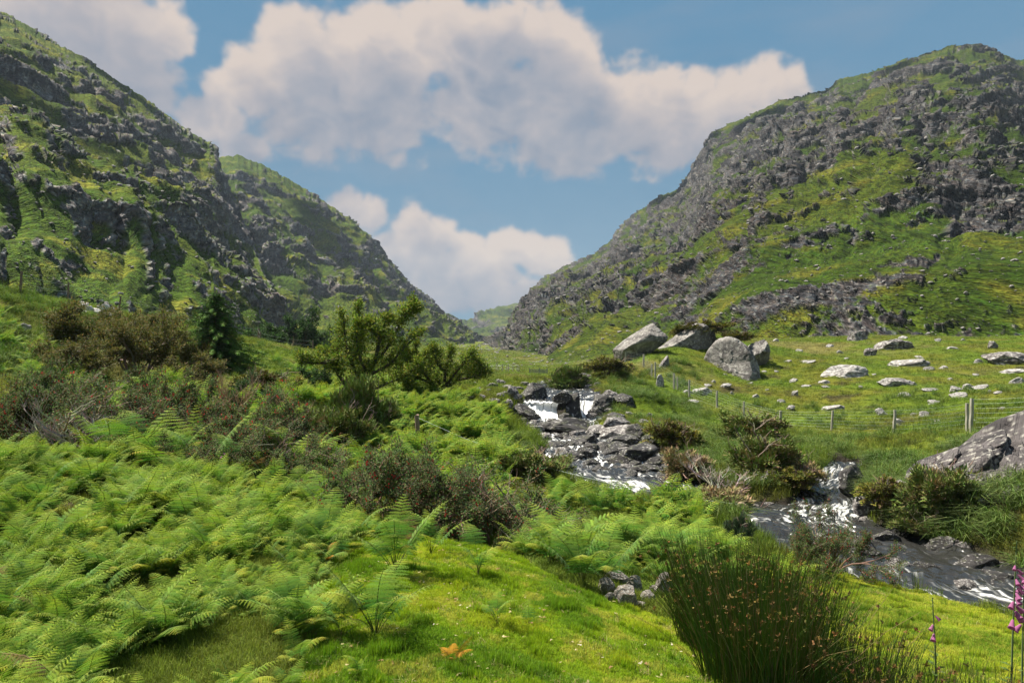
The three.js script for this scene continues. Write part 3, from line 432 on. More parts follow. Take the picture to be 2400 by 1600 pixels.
stones([[1460, 1058, 62, 22], [1499, 1102, 75, 38], [1375, 1061, 58, 24], [1497, 1021, 42, 24], [1527, 1056, 42, 29], [1536, 1081, 30, 16], [1378, 1088, 38, 22], [1490, 1113, 30, 15], [1525, 1125, 58, 15], [1605, 1157, 24, 14], [1460, 945, 36, 15], [1476, 955, 20, 10], [1560, 1140, 30, 14], [1440, 1100, 26, 12], [1345, 1062, 30, 14], [1420, 1030, 30, 16], [2083, 1299, 46, 28], [2225, 1320, 60, 30], [2041, 1340, 66, 28], [2173, 1365, 38, 16], [2192, 1372, 26, 20], [2302, 1365, 74, 30], [2350, 1395, 54, 20], [1920, 1238, 34, 10], [2050, 1305, 30, 12], [2125, 1330, 24, 9], [2290, 1350, 26, 12], [1975, 1300, 26, 9], [2180, 1345, 22, 8], [2010, 1335, 30, 9], [2350, 1340, 46, 14], [1455, 1075, 50, 22], [1390, 1112, 40, 18], [1505, 1128, 50, 18], [1358, 1040, 36, 16], [1480, 1060, 40, 20], [1290, 908, 30, 9], [1318, 948, 34, 22], [1395, 1040, 44, 18], [1430, 1085, 36, 16], [1470, 1090, 40, 20], [1410, 1125, 34, 14], [1350, 1095, 44, 18], [1480, 1140, 30, 12], [1545, 1110, 44, 22], [1570, 1120, 36, 16], [1515, 1070, 36, 18], [1550, 1160, 28, 12], [1400, 985, 34, 18], [1440, 985, 40, 16]],
  wetKinds, wetMat, 'stream_rock', 'wet dark rock washed by the stream', 'rock', 'wet rocks in the stream bed', { sink: 0.22, big: 1.3, tall: 1.5 });
stones([[1155, 944, 35, 11], [1187, 953, 36, 19], [1173, 930, 18, 10], [1130, 932, 20, 9], [1155, 905, 26, 9], [1171, 900, 27, 13], [1247, 907, 36, 10], [1378, 917, 27, 13], [1386, 992, 26, 15], [1476, 974, 20, 10], [1430, 968, 28, 9], [1525, 978, 15, 12], [1509, 990, 22, 9], [1140, 960, 24, 11], [1165, 965, 20, 9], [1120, 915, 18, 8], [1190, 910, 22, 9], [1215, 915, 26, 11], [1230, 902, 20, 8], [1105, 935, 18, 9], [1145, 918, 14, 8], [1180, 925, 20, 9], [1212, 945, 22, 11], [1115, 900, 14, 7], [2031, 1207, 60, 48], [2125, 1158, 60, 34], [2238, 1294, 68, 38], [2271, 1300, 38, 30], [2115, 1362, 54, 26], [2274, 1415, 44, 26], [1806, 1198, 26, 17], [1770, 1206, 32, 9], [1940, 1075, 18, 14], [1545, 1005, 16, 10], [1400, 905, 18, 10]],
  greyKinds, stoneMat, 'bank_stone', 'grey lichen-spotted stone on the stream bank', 'stone', 'stones along the stream banks', { sink: 0.25 });
stones([[1468, 1421, 54, 42], [1425, 1396, 40, 36], [1451, 1374, 60, 30], [1487, 1392, 36, 38], [1519, 1412, 36, 24], [1430, 1412, 30, 20], [1556, 1400, 40, 52], [1534, 1392, 22, 18], [1500, 1425, 24, 14]],
  [41, 42, 43].map((s) => rockShape(s, 15, { palette: { ...PALE, base: [0.34, 0.29, 0.24], dark: [0.22, 0.19, 0.165], cut: 0.16 }, planes: 7, rough: 0.16 })), stoneMat, 'cobble', 'rounded buff cobble heaped at the edge of the lawn beside the rushes', 'stone', 'heap of cobbles at the lawn edge', { sink: 0.1, deep: 0.9 });
{ // boulders that choke the cascade and line the lower stream
  const q = rng(818);
  for (let i = 0; i < 95; i++) {
    const low = i >= 75, p = MAIN[Math.floor(MAIN.length * (low ? 0.7 + 0.26 * q() : 0.46 + 0.2 * q()))], e = (q() < 0.6 ? (q() < 0.5 ? -1 : 1) * (0.8 + 0.45 * q()) : (q() * 2 - 1) * 0.8), a = q() * 6.283, W = (low ? 0.28 : 0.38) + (low ? 0.45 : 0.6) * q() * q(), x = p[0] + Math.cos(a) * e * p[3], z = p[1] + Math.sin(a) * e * p[3], near = nearBrook(x, z);
    if (near[0] > 0.7 || z > -7) continue;
    const m = mesh('stream_rock', (q() < 0.7 ? wetKinds : greyKinds)[Math.floor(q() * 4)], q() < 0.7 ? wetMat : stoneMat), h = W * (0.45 + 0.35 * q()); m.position.set(x, Math.max(ground(x, z), near[1] - 0.12) - h * 0.2, z); m.rotation.y = q() * 6.283; m.scale.set(W, h, W * (0.7 + 0.4 * q())); tag(m, 'wet dark rock washed by the stream', 'rock', 'wet rocks in the stream bed');
  }
}
// the three great boulders on the knoll
function bigBoulder(name, label, X, Y, d, w, h, deep, o) {
  const p = stand(X, d); p.y = (HORIZON - Y) / FOCAL * d;
  const W = w / FOCAL * d, Hh = h / FOCAL * d, m = mesh(name, rockShape(o.seed, 28, { ...o, aspect: [W / 3, Hh / 3, deep / 3] }), bigStone);
  m.position.set(p.x, p.y, p.z); m.scale.set(W, Hh, deep); m.rotation.set(o.rx ?? 0, o.ry ?? 0, o.rz ?? 0); return tag(m, label, 'boulder');
}
const KNOLL = { base: [0.21, 0.195, 0.18], dark: [0.1, 0.09, 0.087], lichen: [0.34, 0.325, 0.3], cut: 0.16 };
bigBoulder('boulder', 'huge tilted grey slab leaning on the grassy knoll', 1514, 832, 57, 124, 56, 3.0, { spread: 0, seed: 51, palette: KNOLL, planes: 5, rough: 0.1, crack: 0.05, rz: 0.58, cut: [[0, 1, 0.15, 0.5], [0, -1, 0, 0.5], [-1, 0.25, 0.2, 0.85], [1, 0.1, 0, 0.8]] });
bigBoulder('boulder', 'long pale boulder under a heather cap, between the tilted slab and the domed boulder', 1622, 850, 61, 142, 86, 3.2, { spread: 0.2, seed: 57, palette: KNOLL, planes: 6, rough: 0.12, crack: 0.06, rz: 0.3, cut: [[-0.3, 0.9, 0.3, 0.55], [0, 0, 1, 0.6]] });
{ const d = 55, x = (1708 - 1200) / FOCAL * d, y0 = ground(x, -d + 2.4) - 1.3, top = (HORIZON - 788) / FOCAL * d; bigBoulder('boulder', 'domed grey boulder with a dark streaked face on the knoll', 1708, HORIZON - y0 / d * FOCAL, d, 118, (top - y0) / d * FOCAL, 4.2, { spread: 0.8, seed: 55, palette: KNOLL, planes: 6, rough: 0.13, crack: 0.06 }); }
bigBoulder('boulder', 'grey split block leaning against the domed boulder', 1768, 862, 58, 46, 70, 2.2, { seed: 58, palette: KNOLL, planes: 8, rough: 0.12, crack: 0.07, rz: -0.25 });
// the outcrop above the near bank, in blocks
const CRAG = { base: [0.105, 0.092, 0.092], dark: [0.038, 0.033, 0.034], lichen: [0.33, 0.315, 0.28], cut: 0.23 };
{
  const o = thing('rock_outcrop', 'big dark lichen-blotched outcrop rising over the near stream bank', 'rock', stand(2330, 15));
  for (const [X, Y, d, w, h, deep, rz, seed] of [[2400, 1105, 16.8, 240, 110, 2.2, 0.52, 61], [2310, 1120, 16, 190, 62, 1.6, 0.62, 62], [2420, 1170, 15.6, 200, 120, 1.8, 0.5, 63], [2320, 1150, 15.3, 120, 80, 1.2, 0.7, 69], [2300, 1215, 14.8, 110, 95, 1.1, 0.4, 70], [2365, 1210, 14.7, 110, 110, 1.2, 0.75, 71], [2440, 1235, 14.4, 120, 150, 1.4, 0.3, 64], [2240, 1180, 15.2, 90, 70, 1.0, 0.5, 65], [2200, 1130, 16, 140, 40, 1.1, 0.62, 66], [2385, 1240, 13.7, 44, 80, 0.5, 0.15, 67], [2330, 1235, 14, 46, 60, 0.5, 0.4, 68], [2255, 1225, 14.4, 60, 50, 0.6, 0.3, 72]]) {
    const W = w / FOCAL * d, m = mesh('block', rockShape(seed, 19, { seed, palette: CRAG, planes: 13, rough: 0.16, crack: 0.13, spread: 0, aspect: [W / 1.6, h / FOCAL * d / 1.6, deep / 1.6] }), bigStone, o);
    m.position.set((X - 1200) / FOCAL * d - o.position.x, (HORIZON - Y + 34) / FOCAL * d - o.position.y - 0.1, -d - o.position.z); m.scale.set(W, h / FOCAL * d, deep); m.rotation.set(0, -0.3, rz);
  }
}

// loose stones on the mountain sides
{
  const r = rng(606), mats = [], P = [slope0, slope2].map((g) => g.attributes.position);
  for (let i = 0; i < 4200; i++) { const p = P[r() < 0.35 ? 0 : 1], k = Math.floor(Math.pow(r(), 1.3) * p.count * 0.58), x = p.getX(k), y = p.getY(k), z = p.getZ(k), d = Math.hypot(x, z), s = d / 731 * (0.7 + 2.6 * Math.pow(r(), 3)); pushMat(mats, x, y - s * 0.25, z, r() * 6.283, s * (1 + r()), s * (0.5 + r() * 0.6), s * (1 + r()), (r() - 0.5) * 0.6, (r() - 0.5) * 0.6); }
  for (let i = 0; i < 900; i++) { const X = 1075 + r() * 320, d = 130 * Math.pow(5, r()), q = stand(X, d), s = d / 731 * (0.8 + 2.2 * r() * r()); pushMat(mats, q.x, q.y - s * 0.2, q.z, r() * 6.283, s * (1 + r()), s * (0.6 + r() * 0.5), s * (1 + r())); }
  const small = rockShape(91, 3, { palette: { ...PALE, base: [0.2, 0.185, 0.18], dark: [0.1, 0.092, 0.095], lichen: [0.36, 0.34, 0.33], cut: 0.14 } });
  stuff('scree', small, stoneMat, mats, null, 'loose grey stones strewn over the mountain sides', 'scree');
}
// ---------------------------------------------------------------- plant materials
const leafMat = (o = {}) => new THREE.MeshPhysicalMaterial({ vertexColors: true, color: 0xffffff, roughness: 0.85, transmission: 0.35, thickness: 0, specularIntensity: 0.35, side: THREE.DoubleSide, ...o });
const fernMat = leafMat({ transmission: 0.45, roughness: 0.9, specularIntensity: 0.2 }), foliageMat = leafMat({ transmission: 0.4, specularIntensity: 0.2 }), grassMat = leafMat({ transmission: 0.4, roughness: 0.9, specularIntensity: 0.25 }), needleMat = leafMat({ transmission: 0.12, specularIntensity: 0.25 });
const barkMat = new THREE.MeshStandardMaterial({ vertexColors: true, roughness: 0.95 }), petalMat = leafMat({ transmission: 0.4 }), dryMat = leafMat({ transmission: 0.2, specularIntensity: 0.15 });
const jit = (r, k, a) => k.map((c) => c * (1 + (r() - 0.5) * a));

// ---------------------------------------------------------------- bracken
function frondShape(seed, o) {                             // one arching frond at the origin, leaning towards +x
  const F = new Faces(), r = rng(seed), n = 16, L = o.length, pts = []; let x = 0, y = 0, z = 0, a = o.lean; const wob = (r() - 0.5) * 0.3;
  for (let i = 0; i <= n; i++) { pts.push([x, y, z, a]); const s = L / n; x += Math.sin(a) * s; y += Math.cos(a) * s; z += wob * s * i / n; a += o.curve / n * (0.35 + 1.3 * i / n); }
  const young = o.tip ?? [0.32, 0.39, 0.045], old = o.leaf ?? [0.065, 0.175, 0.03], stemC = [0.13, 0.15, 0.04];
  F.tube(pts.filter((_, i) => i % 3 === 0 || i === n).map((p) => p.slice(0, 3)), 0.0055 * o.thick, 0.0015, 3, stemC);
  const pairs = o.pairs, t0 = o.stipe;
  for (let p = 0; p < pairs; p++) {
    const tt = p / pairs, t = t0 + (1 - t0) * tt, f = t * n, i = Math.min(n - 1, f | 0), q = f - i, A = pts[i], B = pts[i + 1], bx = lerp(A[0], B[0], q), by = lerp(A[1], B[1], q), bz = lerp(A[2], B[2], q), ang = lerp(A[3], B[3], q);
    const tx = Math.sin(ang), ty = Math.cos(ang), len = L * o.width * Math.pow(1 - tt, 0.85) * (0.75 + 0.25 * Math.min(1, tt * 6)) * (0.9 + r() * 0.2) + 0.01;
    for (const s of [-1, 1]) {
      const fw = 0.28 + tt * 0.45 + (r() - 0.5) * 0.16, dr = -0.1 - 0.25 * r() - (1 - tt) * 0.1; let dx = tx * fw, dy = ty * fw + dr * 0.6, dz = s; const l = Math.hypot(dx, dy, dz); dx /= l; dy /= l; dz /= l;
      const k0 = jit(r, col(old, young, clamp(tt * 0.75 + (r() - 0.4) * 0.35)), 0.22);
      if (!o.detail) { const w = len * 0.13; F.leaf(bx, by, bz, dx, dy, dz, tx, ty, 0, len * 0.55, w, k0, 0.05); F.leaf(bx + dx * len * 0.42, by + dy * len * 0.42 - 0.02 * len, bz + dz * len * 0.42, dx, dy, dz, tx, ty, 0, len * 0.58, w * 0.75, jit(r, k0, 0.2), 0.22); continue; }
      const m = Math.max(3, Math.round(len / o.pitch));
      for (let j = 0; j < m; j++) {
        const v = j / m, sag = -0.16 * len * v * v, cx = bx + dx * len * v, cy = by + dy * len * v + sag, cz = bz + dz * len * v, pl = (len * 0.2 + 0.004) * Math.pow(1 - v, 0.65) * (v < 0.08 ? 0.7 : 1), hw = len / m * 0.46;
        for (const e of [-1, 1]) { const ex = tx * e * 0.9 + dx * 0.35, ey = ty * e * 0.9 + dy * 0.35, ez = dz * 0.35; F.tri([cx - dx * hw, cy - dy * hw, cz - dz * hw], [cx + dx * hw, cy + dy * hw, cz + dz * hw], [cx + ex * pl, cy + ey * pl - 0.12 * pl, cz + ez * pl], k0); }
      }
    }
  }
  return F;
}
function joinFronds(parts) { const F = new Faces(); for (const [src, turn, s] of parts) { const c = Math.cos(turn) * s, e = Math.sin(turn) * s, p = src.p; for (let i = 0; i < p.length; i += 3) F.p.push(p[i] * c + p[i + 2] * e, p[i + 1] * s, -p[i] * e + p[i + 2] * c); for (const k of src.c) F.c.push(k); } return F; }
const dryFern = leafMat({ transmission: 0.3 }); dryFern.color.setRGB(1.9, 0.75, 0.4);
const frondsNear = [], frondsFar = [];
for (let i = 0; i < 16; i++) { const r = rng(300 + i), spec = { ...(i === 15 ? { tip: [0.2, 0.13, 0.05], leaf: [0.16, 0.1, 0.04] } : i % 5 === 4 ? { tip: [0.42, 0.4, 0.05], leaf: [0.2, 0.27, 0.03] } : {}), length: 0.55 + r() * 0.45, lean: 0.0 + r() * 0.55, curve: 0.6 + r() * 1.9, pairs: 12 + Math.floor(r() * 4), stipe: 0.3 + r() * 0.25, width: 0.22 + r() * 0.09, thick: 1, pitch: 0.016, detail: 1 }; frondsNear.push(frondShape(40 + i, spec)); frondsFar.push(frondShape(80 + i, { ...spec, pairs: 12, detail: 0 })); }
const frondGeo = frondsNear.map((f) => f.build());
const plantFaces = (list, seed) => { const r = rng(seed), n = 10 + Math.floor(r() * 5), parts = []; for (let i = 0; i < n; i++) parts.push([list[Math.floor(r() * 15.03)], i / n * 6.283 + r() * 0.8, 0.55 + r() * 0.55]); return joinFronds(parts); };
const plantNear = [1, 2, 3, 4].map((s) => plantFaces(frondsNear, 500 + s).build()), plantFar = [1, 2, 3, 4].map((s) => plantFaces(frondsFar, 520 + s).build());
const fernTint = (r, x, z, warm = 0) => { const a = noise(x * 0.5, 2, z * 0.5), t = clamp(0.42 + a * 0.8 + (r() - 0.5) * 0.9 + warm); return [lerp(0.95, 1.32, t), lerp(1.0, 1.23, t), lerp(0.98, 0.78, t)]; };
const bracken = [];                                        // every plant: [x, y, z, turn, scale, tint, tiltX, tiltZ]
function bed(seed, X0, X1, d0, d1, per, size, o = {}) {
  const r = rng(seed), area = (X1 - X0) / FOCAL * (d1 * d1 - d0 * d0) / 2, n = Math.round(area * per);
  for (let i = 0; i < n; i++) {
    const d = Math.sqrt(lerp(d0 * d0, d1 * d1, r())), X = lerp(X0, X1, r()), x = (X - 1200) / FOCAL * d, z = -d, s = nearBrook(x, z)[0], q = r(), mound = noise(x * 0.8 + 3, 7, z * 0.8) * 1.3 + 0.45 * noise(x * 1.9, 2, z * 1.9), sz = size * (0.62 + r() * 0.3 + clamp(mound + 0.3, -0.12, 0.8) * 0.95), tw = r() * 6.283;
    if (s < 0.15 || noise(x * (o.freq ?? 0.45) + seed, 1, z * (o.freq ?? 0.45)) < (o.gap ?? -0.28)) continue;
    const y = ground(x, z); if (onLawn(x, y, z) || (o.keep && !o.keep(X, d, HORIZON - y / d * FOCAL))) continue;
    bracken.push([x, y - 0.03, z, tw, sz, fernTint(r, x, z, o.warm ?? 0), (q - 0.5) * 0.3, (r() - 0.5) * 0.3]);
  }
}
bed(1, -500, 810, 2.3, 6.2, 52, 0.36, { gap: -0.3, freq: 0.9, warm: 0.1 });
bed(2, -500, 860, 6.2, 11.4, 32, 0.55, { gap: -0.22, freq: 0.75, warm: 0.12, keep: (X, d, Y) => Y > 1080 + Math.max(0, X) * 0.13 });
bed(3, 860, 1230, 8.3, 9.6, 5, 0.6);
bed(4, 1225, 1420, 7.6, 8.8, 9, 0.72, { gap: -0.5 });
bed(16, 260, 760, 12.5, 16.5, 2.6, 1.2, { gap: 0.02, warm: 0.2, freq: 0.5 });
bed(17, 60, 700, 17.5, 22, 3, 1.1, { gap: 0.0, warm: 0.2, freq: 0.35 });
bed(15, 1280, 1640, 11.8, 15.5, 7, 0.75, { gap: -0.2 });
bed(5, 1300, 1720, 9, 11.8, 15, 0.66, { gap: -0.45, warm: 0.05 });
bed(6, 640, 1180, 17, 31, 6, 0.85, { gap: -0.16, warm: 0.45, freq: 0.25 });
bed(7, 860, 1180, 14, 20, 7, 0.8, { gap: -0.35, warm: 0.25 });
bed(8, 540, 800, 12, 16, 5, 0.75, { gap: -0.3, warm: -0.15 });
bed(9, 60, 440, 20, 26, 4, 0.85, { gap: -0.2, warm: 0.15 });
bed(10, -50, 190, 24, 34, 2.2, 0.9, { gap: -0.1, warm: 0.1 });
bed(11, 1740, 1880, 8.2, 9.4, 7, 0.55, { gap: -0.5 });
bed(12, 560, 1000, 28, 44, 1.3, 0.8, { gap: 0.05, warm: 0.1, freq: 0.2 });
bed(13, 1560, 1760, 4.6, 6.2, 3.2, 0.5, { gap: -0.1, warm: -0.15 });
bed(14, 640, 1350, 10.2, 13.5, 2.4, 0.7, { gap: -0.1 });
{
  bracken.sort((a, b) => Math.hypot(a[0], a[2]) / a[4] - Math.hypot(b[0], b[2]) / b[4]);
  const single = bracken.filter((b) => b[2] < -2.9 && Math.abs(b[0] / b[2]) < 0.74).slice(0, 295), set = new Set(single), r = rng(4321);
  const tints = [[0.98, 1.04, 0.95], [1.06, 1.08, 0.92], [1.16, 1.14, 0.85], [1.3, 1.22, 0.8]].map((c) => { const m = fernMat.clone(); m.color.setRGB(...c); return m; });
  for (const b of single) {
    const t = thing('bracken_plant', 'leafy bracken plant in the bright green bank beside the lawn', 'fern', V(b[0], b[1], b[2]), b[3], 'bracken plants of the near bank'), m = tints[clamp(Math.round((b[5][0] - 0.95) / 0.37 * 3), 0, 3)]; t.scale.setScalar(b[4]); t.rotation.x = b[6]; t.rotation.z = b[7];
    const n = 9 + Math.floor(r() * 4); for (let i = 0; i < n; i++) { const f = mesh('frond', frondGeo[Math.floor(r() * 15.03)], m, t); f.rotation.y = i / n * 6.283 + r() * 0.8; f.scale.setScalar(0.55 + r() * 0.55); }
  }
  const near = [[], [], [], []], far = [[], [], [], []], nc = [[], [], [], []], fc = [[], [], [], []];
  for (const b of bracken) { if (set.has(b)) continue; const k = Math.floor(r() * 4), isNear = -b[2] < 13; pushMat((isNear ? near : far)[k], b[0], b[1], b[2], b[3], b[4], b[4], b[4], b[6], b[7]); (isNear ? nc : fc)[k].push(...b[5]); }
  for (let k = 0; k < 4; k++) { if (near[k].length) stuff('bracken', plantNear[k], fernMat, near[k], nc[k], 'dense green bracken covering the banks', 'bracken'); if (far[k].length) stuff('bracken', plantFar[k], fernMat, far[k], fc[k], 'bracken massed on the slopes beyond the near bank', 'bracken'); }
  // single ferns on the lawn: [column, row of the foot, height in photo pixels]
  for (const [X, Y, h, label, m] of [[880, 1492, 175, 'bushy fern with drooping fronds in the middle of the lawn', 1], [925, 1345, 150, 'tall bushy fern near the back of the lawn', 1], [800, 1500, 110, 'low fern against the bracken bank at the lawn edge', 1], [1120, 1352, 110, 'fern with one long upright frond at the back of the lawn', 1], [1165, 1465, 90, 'small pale feathery fern alone on the open lawn', 2], [1238, 1470, 62, 'tiny single-frond fern on the open lawn', 2], [1010, 1300, 100, 'yellow-green fern in the row behind the lawn', 2], [1365, 1372, 150, 'large arching fern hanging over the cobbles', 1], [1290, 1330, 130, 'upright fern at the end of the lawn below the fuchsia', 2], [1060, 1560, 70, 'withered orange fern in the grass', 9], [760, 1330, 70, 'small browning fern at the bracken edge', 9], [700, 1560, 90, 'pale fern sprig in the lower lawn', 2], [840, 1590, 70, 'low yellow fern at the lower lawn edge', 3]]) {
    const p = hit(X, Y), s = h / FOCAL * -p.z / 0.72, t = thing('lawn_fern', label, 'fern', p, r() * 6, 'ferns growing singly on the lawn'); t.scale.setScalar(s);
    const mat = m === 9 ? dryFern : tints[m], n = h < 65 ? 3 : h < 115 ? 7 : 14; for (let i = 0; i < n; i++) { const f = mesh('frond', frondGeo[Math.floor(r() * 15.03)], mat, t); f.rotation.y = i / n * 6.283 + r() * 0.8; f.scale.setScalar(0.75 + r() * 0.4); }
  }
}
// ---------------------------------------------------------------- shrubs and trees
const unit = (v) => { const l = Math.hypot(...v) || 1; return v.map((x) => x / l); };
function randDir(r) { const y = r() * 2 - 1, a = r() * 6.283, s = Math.sqrt(1 - y * y); return [Math.cos(a) * s, y, Math.sin(a) * s]; }
function limb(r, p, dir, len, wander, rise, n = 5) { const pts = [p]; let q = [...p], d = [...dir]; for (let i = 0; i < n; i++) { const e = randDir(r); d = unit([d[0] + e[0] * wander, d[1] + e[1] * wander + rise, d[2] + e[2] * wander]); q = [q[0] + d[0] * len / n, q[1] + d[1] * len / n, q[2] + d[2] * len / n]; pts.push(q); } return { pts, d }; }
function skeleton(r, o) {                                  // [{pts, level, r0, r1}]
  const out = [];
  const go = (p, d, len, rad, lv) => {
    const { pts } = limb(r, p, d, len, o.wander ?? 0.22, (o.rise ?? 0.05) * (lv + 1) * 0.6, 5); out.push({ pts, lv, r0: rad, r1: rad * 0.55 });
    if (lv >= o.levels) return;
    const kids = o.kids[lv] ?? 3;
    for (let i = 0; i < kids; i++) { const t = 0.3 + 0.7 * (i + r()) / kids, f = Math.min(4.99, t * 5), k = f | 0, q = f - k, a = pts[k], b = pts[k + 1], base = [lerp(a[0], b[0], q), lerp(a[1], b[1], q), lerp(a[2], b[2], q)], fw = unit([b[0] - a[0], b[1] - a[1], b[2] - a[2]]), e = randDir(r), s = o.spread ?? 0.9; go(base, unit([fw[0] + e[0] * s, fw[1] + e[1] * s * (o.flat ?? 0.8), fw[2] + e[2] * s]), len * (o.shrink ?? 0.58) * (0.75 + r() * 0.5), rad * 0.55, lv + 1); }
  };
  for (let i = 0; i < o.stems; i++) { const a = i / o.stems * 6.283 + r(), s = o.out ?? 0.8, t = (0.3 + r() * 0.7) * s; go([Math.cos(a) * (o.footR ?? 0.1) * r(), 0, Math.sin(a) * (o.footR ?? 0.1) * r()], unit([Math.cos(a) * t, 1, Math.sin(a) * t]), o.length * (0.7 + r() * 0.5), o.radius, 0); }
  return out;
}
function dress(r, F, bones, o) {                           // leaves along the young wood
  for (const b of bones) {
    if (b.lv < o.from) continue;
    for (let i = 0; i < o.per; i++) { const t = (o.t0 ?? 0.15) + r() * (1 - (o.t0 ?? 0.15)), f = Math.min(4.99, t * 5), k = f | 0, q = f - k, A = b.pts[k], B = b.pts[k + 1], e = randDir(r), w = o.sleeve * Math.pow(r(), 0.6), d = unit([e[0], e[1] + (o.up ?? 0.3), e[2]]), s = unit([d[1] * e[2] - d[2] * e[1] + 0.01, d[2] * e[0] - d[0] * e[2] + 0.2 * (r() - 0.5), d[0] * e[1] - d[1] * e[0] + 0.01]), sd = unit([-d[2] + (r() - 0.5) * 0.6, (r() - 0.5) * 0.6, d[0] + (r() - 0.5) * 0.6]);
      F.leaf(lerp(A[0], B[0], q) + e[0] * w, lerp(A[1], B[1], q) + e[1] * w, lerp(A[2], B[2], q) + e[2] * w, d[0], d[1], d[2], sd[0], sd[1], sd[2], o.leaf * (0.7 + r() * 0.6), o.leaf * (o.wide ?? 0.3), jit(r, o.colours[Math.floor(r() * o.colours.length)], 0.3)); }
  }
}
function clumps(r, F, o) {                                 // spiky shoots spread through a lumpy crown; o.rx, ry, rz half sizes, base on y = 0
  for (let i = 0; i < o.n; i++) {
    const d = randDir(r); if (d[1] < -0.25) d[1] *= -1; const lump = 0.68 + 0.8 * noise(d[0] * 1.9 + o.seed, d[1] * 1.9, d[2] * 1.9), q = lump * (0.5 + 0.5 * Math.pow(r(), 0.4)), c = [d[0] * o.rx * q, o.ry * (0.28 + d[1] * 0.72 * q), d[2] * o.rz * q], k0 = o.colours[Math.floor(Math.pow(r(), 1) * o.colours.length)];
    if (c[1] < 0.02) continue;
    for (let j = 0; j < o.per; j++) { const e = randDir(r), g = unit([e[0] + d[0] * 0.8, e[1] + 0.55 + d[1] * 0.4, e[2] + d[2] * 0.8]), sd = unit([-g[2] + e[1] * 0.3, e[0] * 0.4, g[0] + e[1] * 0.3]), L = o.shoot * (0.6 + r() * 0.8), w = o.wide; F.leaf(c[0] + e[0] * L * 0.35, c[1] + e[1] * L * 0.35, c[2] + e[2] * L * 0.35, g[0], g[1], g[2], sd[0], sd[1], sd[2], L, w, jit(r, k0, 0.35)); }
  }
}
function plant(name, label, category, pos, turn, parts, scale, group) { const t = thing(name, label, category, pos, turn, group); for (const [n, g, m] of parts) mesh(n, g, m, t); if (scale) typeof scale === 'number' ? t.scale.setScalar(scale) : t.scale.set(...scale); return t; }

// fuchsia: dark small leaves, pale crooked wood, hanging red flowers
function fuchsia(seed, o = {}) {
  const r = rng(seed), bones = skeleton(r, { stems: o.stems ?? 9, levels: 3, kids: [4, 4, 4], length: o.length ?? 1.0, radius: 0.03, out: o.out ?? 1.3, spread: 1.0, wander: 0.3, rise: 0.03, footR: 0.5, shrink: 0.6, flat: 0.75 }), W = new Faces(), L = new Faces(), B = new Faces();
  for (const b of bones) { if (b.lv < 3 || r() < 0.5) W.tube(b.pts, b.r0, b.r1, b.lv < 1 ? 6 : b.lv < 2 ? 5 : 3, jit(r, b.lv < 2 ? [0.2, 0.13, 0.09] : [0.2, 0.14, 0.105], 0.5)); }
  const live = bones.filter((b) => o.bare ? noise(b.pts[3][0] * 0.9 + seed, b.pts[3][1], b.pts[3][2] * 0.9) > o.bare : true);
  dress(r, L, live, { from: 2, per: o.per ?? 44, sleeve: 0.1, leaf: 0.05, wide: 0.3, colours: [[0.06, 0.115, 0.034], [0.085, 0.15, 0.04], [0.09, 0.085, 0.038], [0.12, 0.185, 0.045], [0.15, 0.1, 0.05]] });
  for (const b of live) if (b.lv === 3 && r() < (o.bloom ?? 0.42)) { const p = b.pts[2 + Math.floor(r() * 4)], k = jit(r, [0.6, 0.025, 0.03], 0.3); for (let i = 0; i < 3; i++) { const e = randDir(r), x = p[0] + e[0] * 0.05, y = p[1] + e[1] * 0.05, z = p[2] + e[2] * 0.05; for (let j = 0; j < 3; j++) { const a = j * 2.1; B.leaf(x, y, z, Math.cos(a) * 0.45, -0.9, Math.sin(a) * 0.45, -Math.sin(a), 0, Math.cos(a), 0.042, 0.009, k); } } }
  return [['branches', W.build(), barkMat], ['foliage', L.build(), foliageMat], ['flowers', B.build(), petalMat]];
}
const fuchsias = [fuchsia(901), fuchsia(902, { bare: -0.14, per: 36, length: 1.1, bloom: 0.2 }), fuchsia(903, { out: 1.8, length: 1.15 })];
const bush = (kinds) => (name, label, category, X, d, w, h, turn, group, k, dy = 0) => { const p = stand(X, d), parts = kinds[k]; p.y += dy; let bb = parts.bb; if (!bb) { bb = new THREE.Box3(); for (const q of parts) { q[1].computeBoundingBox(); bb.union(q[1].boundingBox); } parts.bb = bb; } const W = w / FOCAL * d / Math.max(bb.max.x - bb.min.x, bb.max.z - bb.min.z) * 1.12, H = h / FOCAL * d / bb.max.y; return plant(name, label, category, p, turn, parts, [W, H, W], group); };
const putFuchsia = bush(fuchsias);
putFuchsia('fuchsia_bush', 'dark fuchsia with red flowers below the bracken hollow', 'shrub', 60, 17, 330, 210, 0.4, undefined, 0);
putFuchsia('fuchsia_bush', 'half-bare fuchsia with pale forked branches above the near bracken', 'shrub', 250, 14.5, 420, 235, 2.1, undefined, 1);
putFuchsia('fuchsia_bush', 'spreading fuchsia below the dead tan shrubs', 'shrub', 520, 16, 380, 210, 4.0, undefined, 2);
putFuchsia('fuchsia_bush', 'low fuchsia with a leaning bare trunk next to the dark gorse', 'shrub', 640, 13.5, 330, 165, 1.2, undefined, 1);
putFuchsia('fuchsia_bush', 'dense fuchsia full of red flowers at the back of the lawn', 'shrub', 930, 10.8, 440, 230, 0.9, undefined, 0);
putFuchsia('fuchsia_bush', 'fuchsia with tangled bare lower branches behind the lawn, beside the stream bracken', 'shrub', 1190, 10.6, 430, 235, 3.3, undefined, 1);
putFuchsia('fuchsia_bush', 'small fuchsia thick with red flowers leaning out over the stream', 'shrub', 1945, 9.6, 260, 160, 5.0, undefined, 2, 0.1);
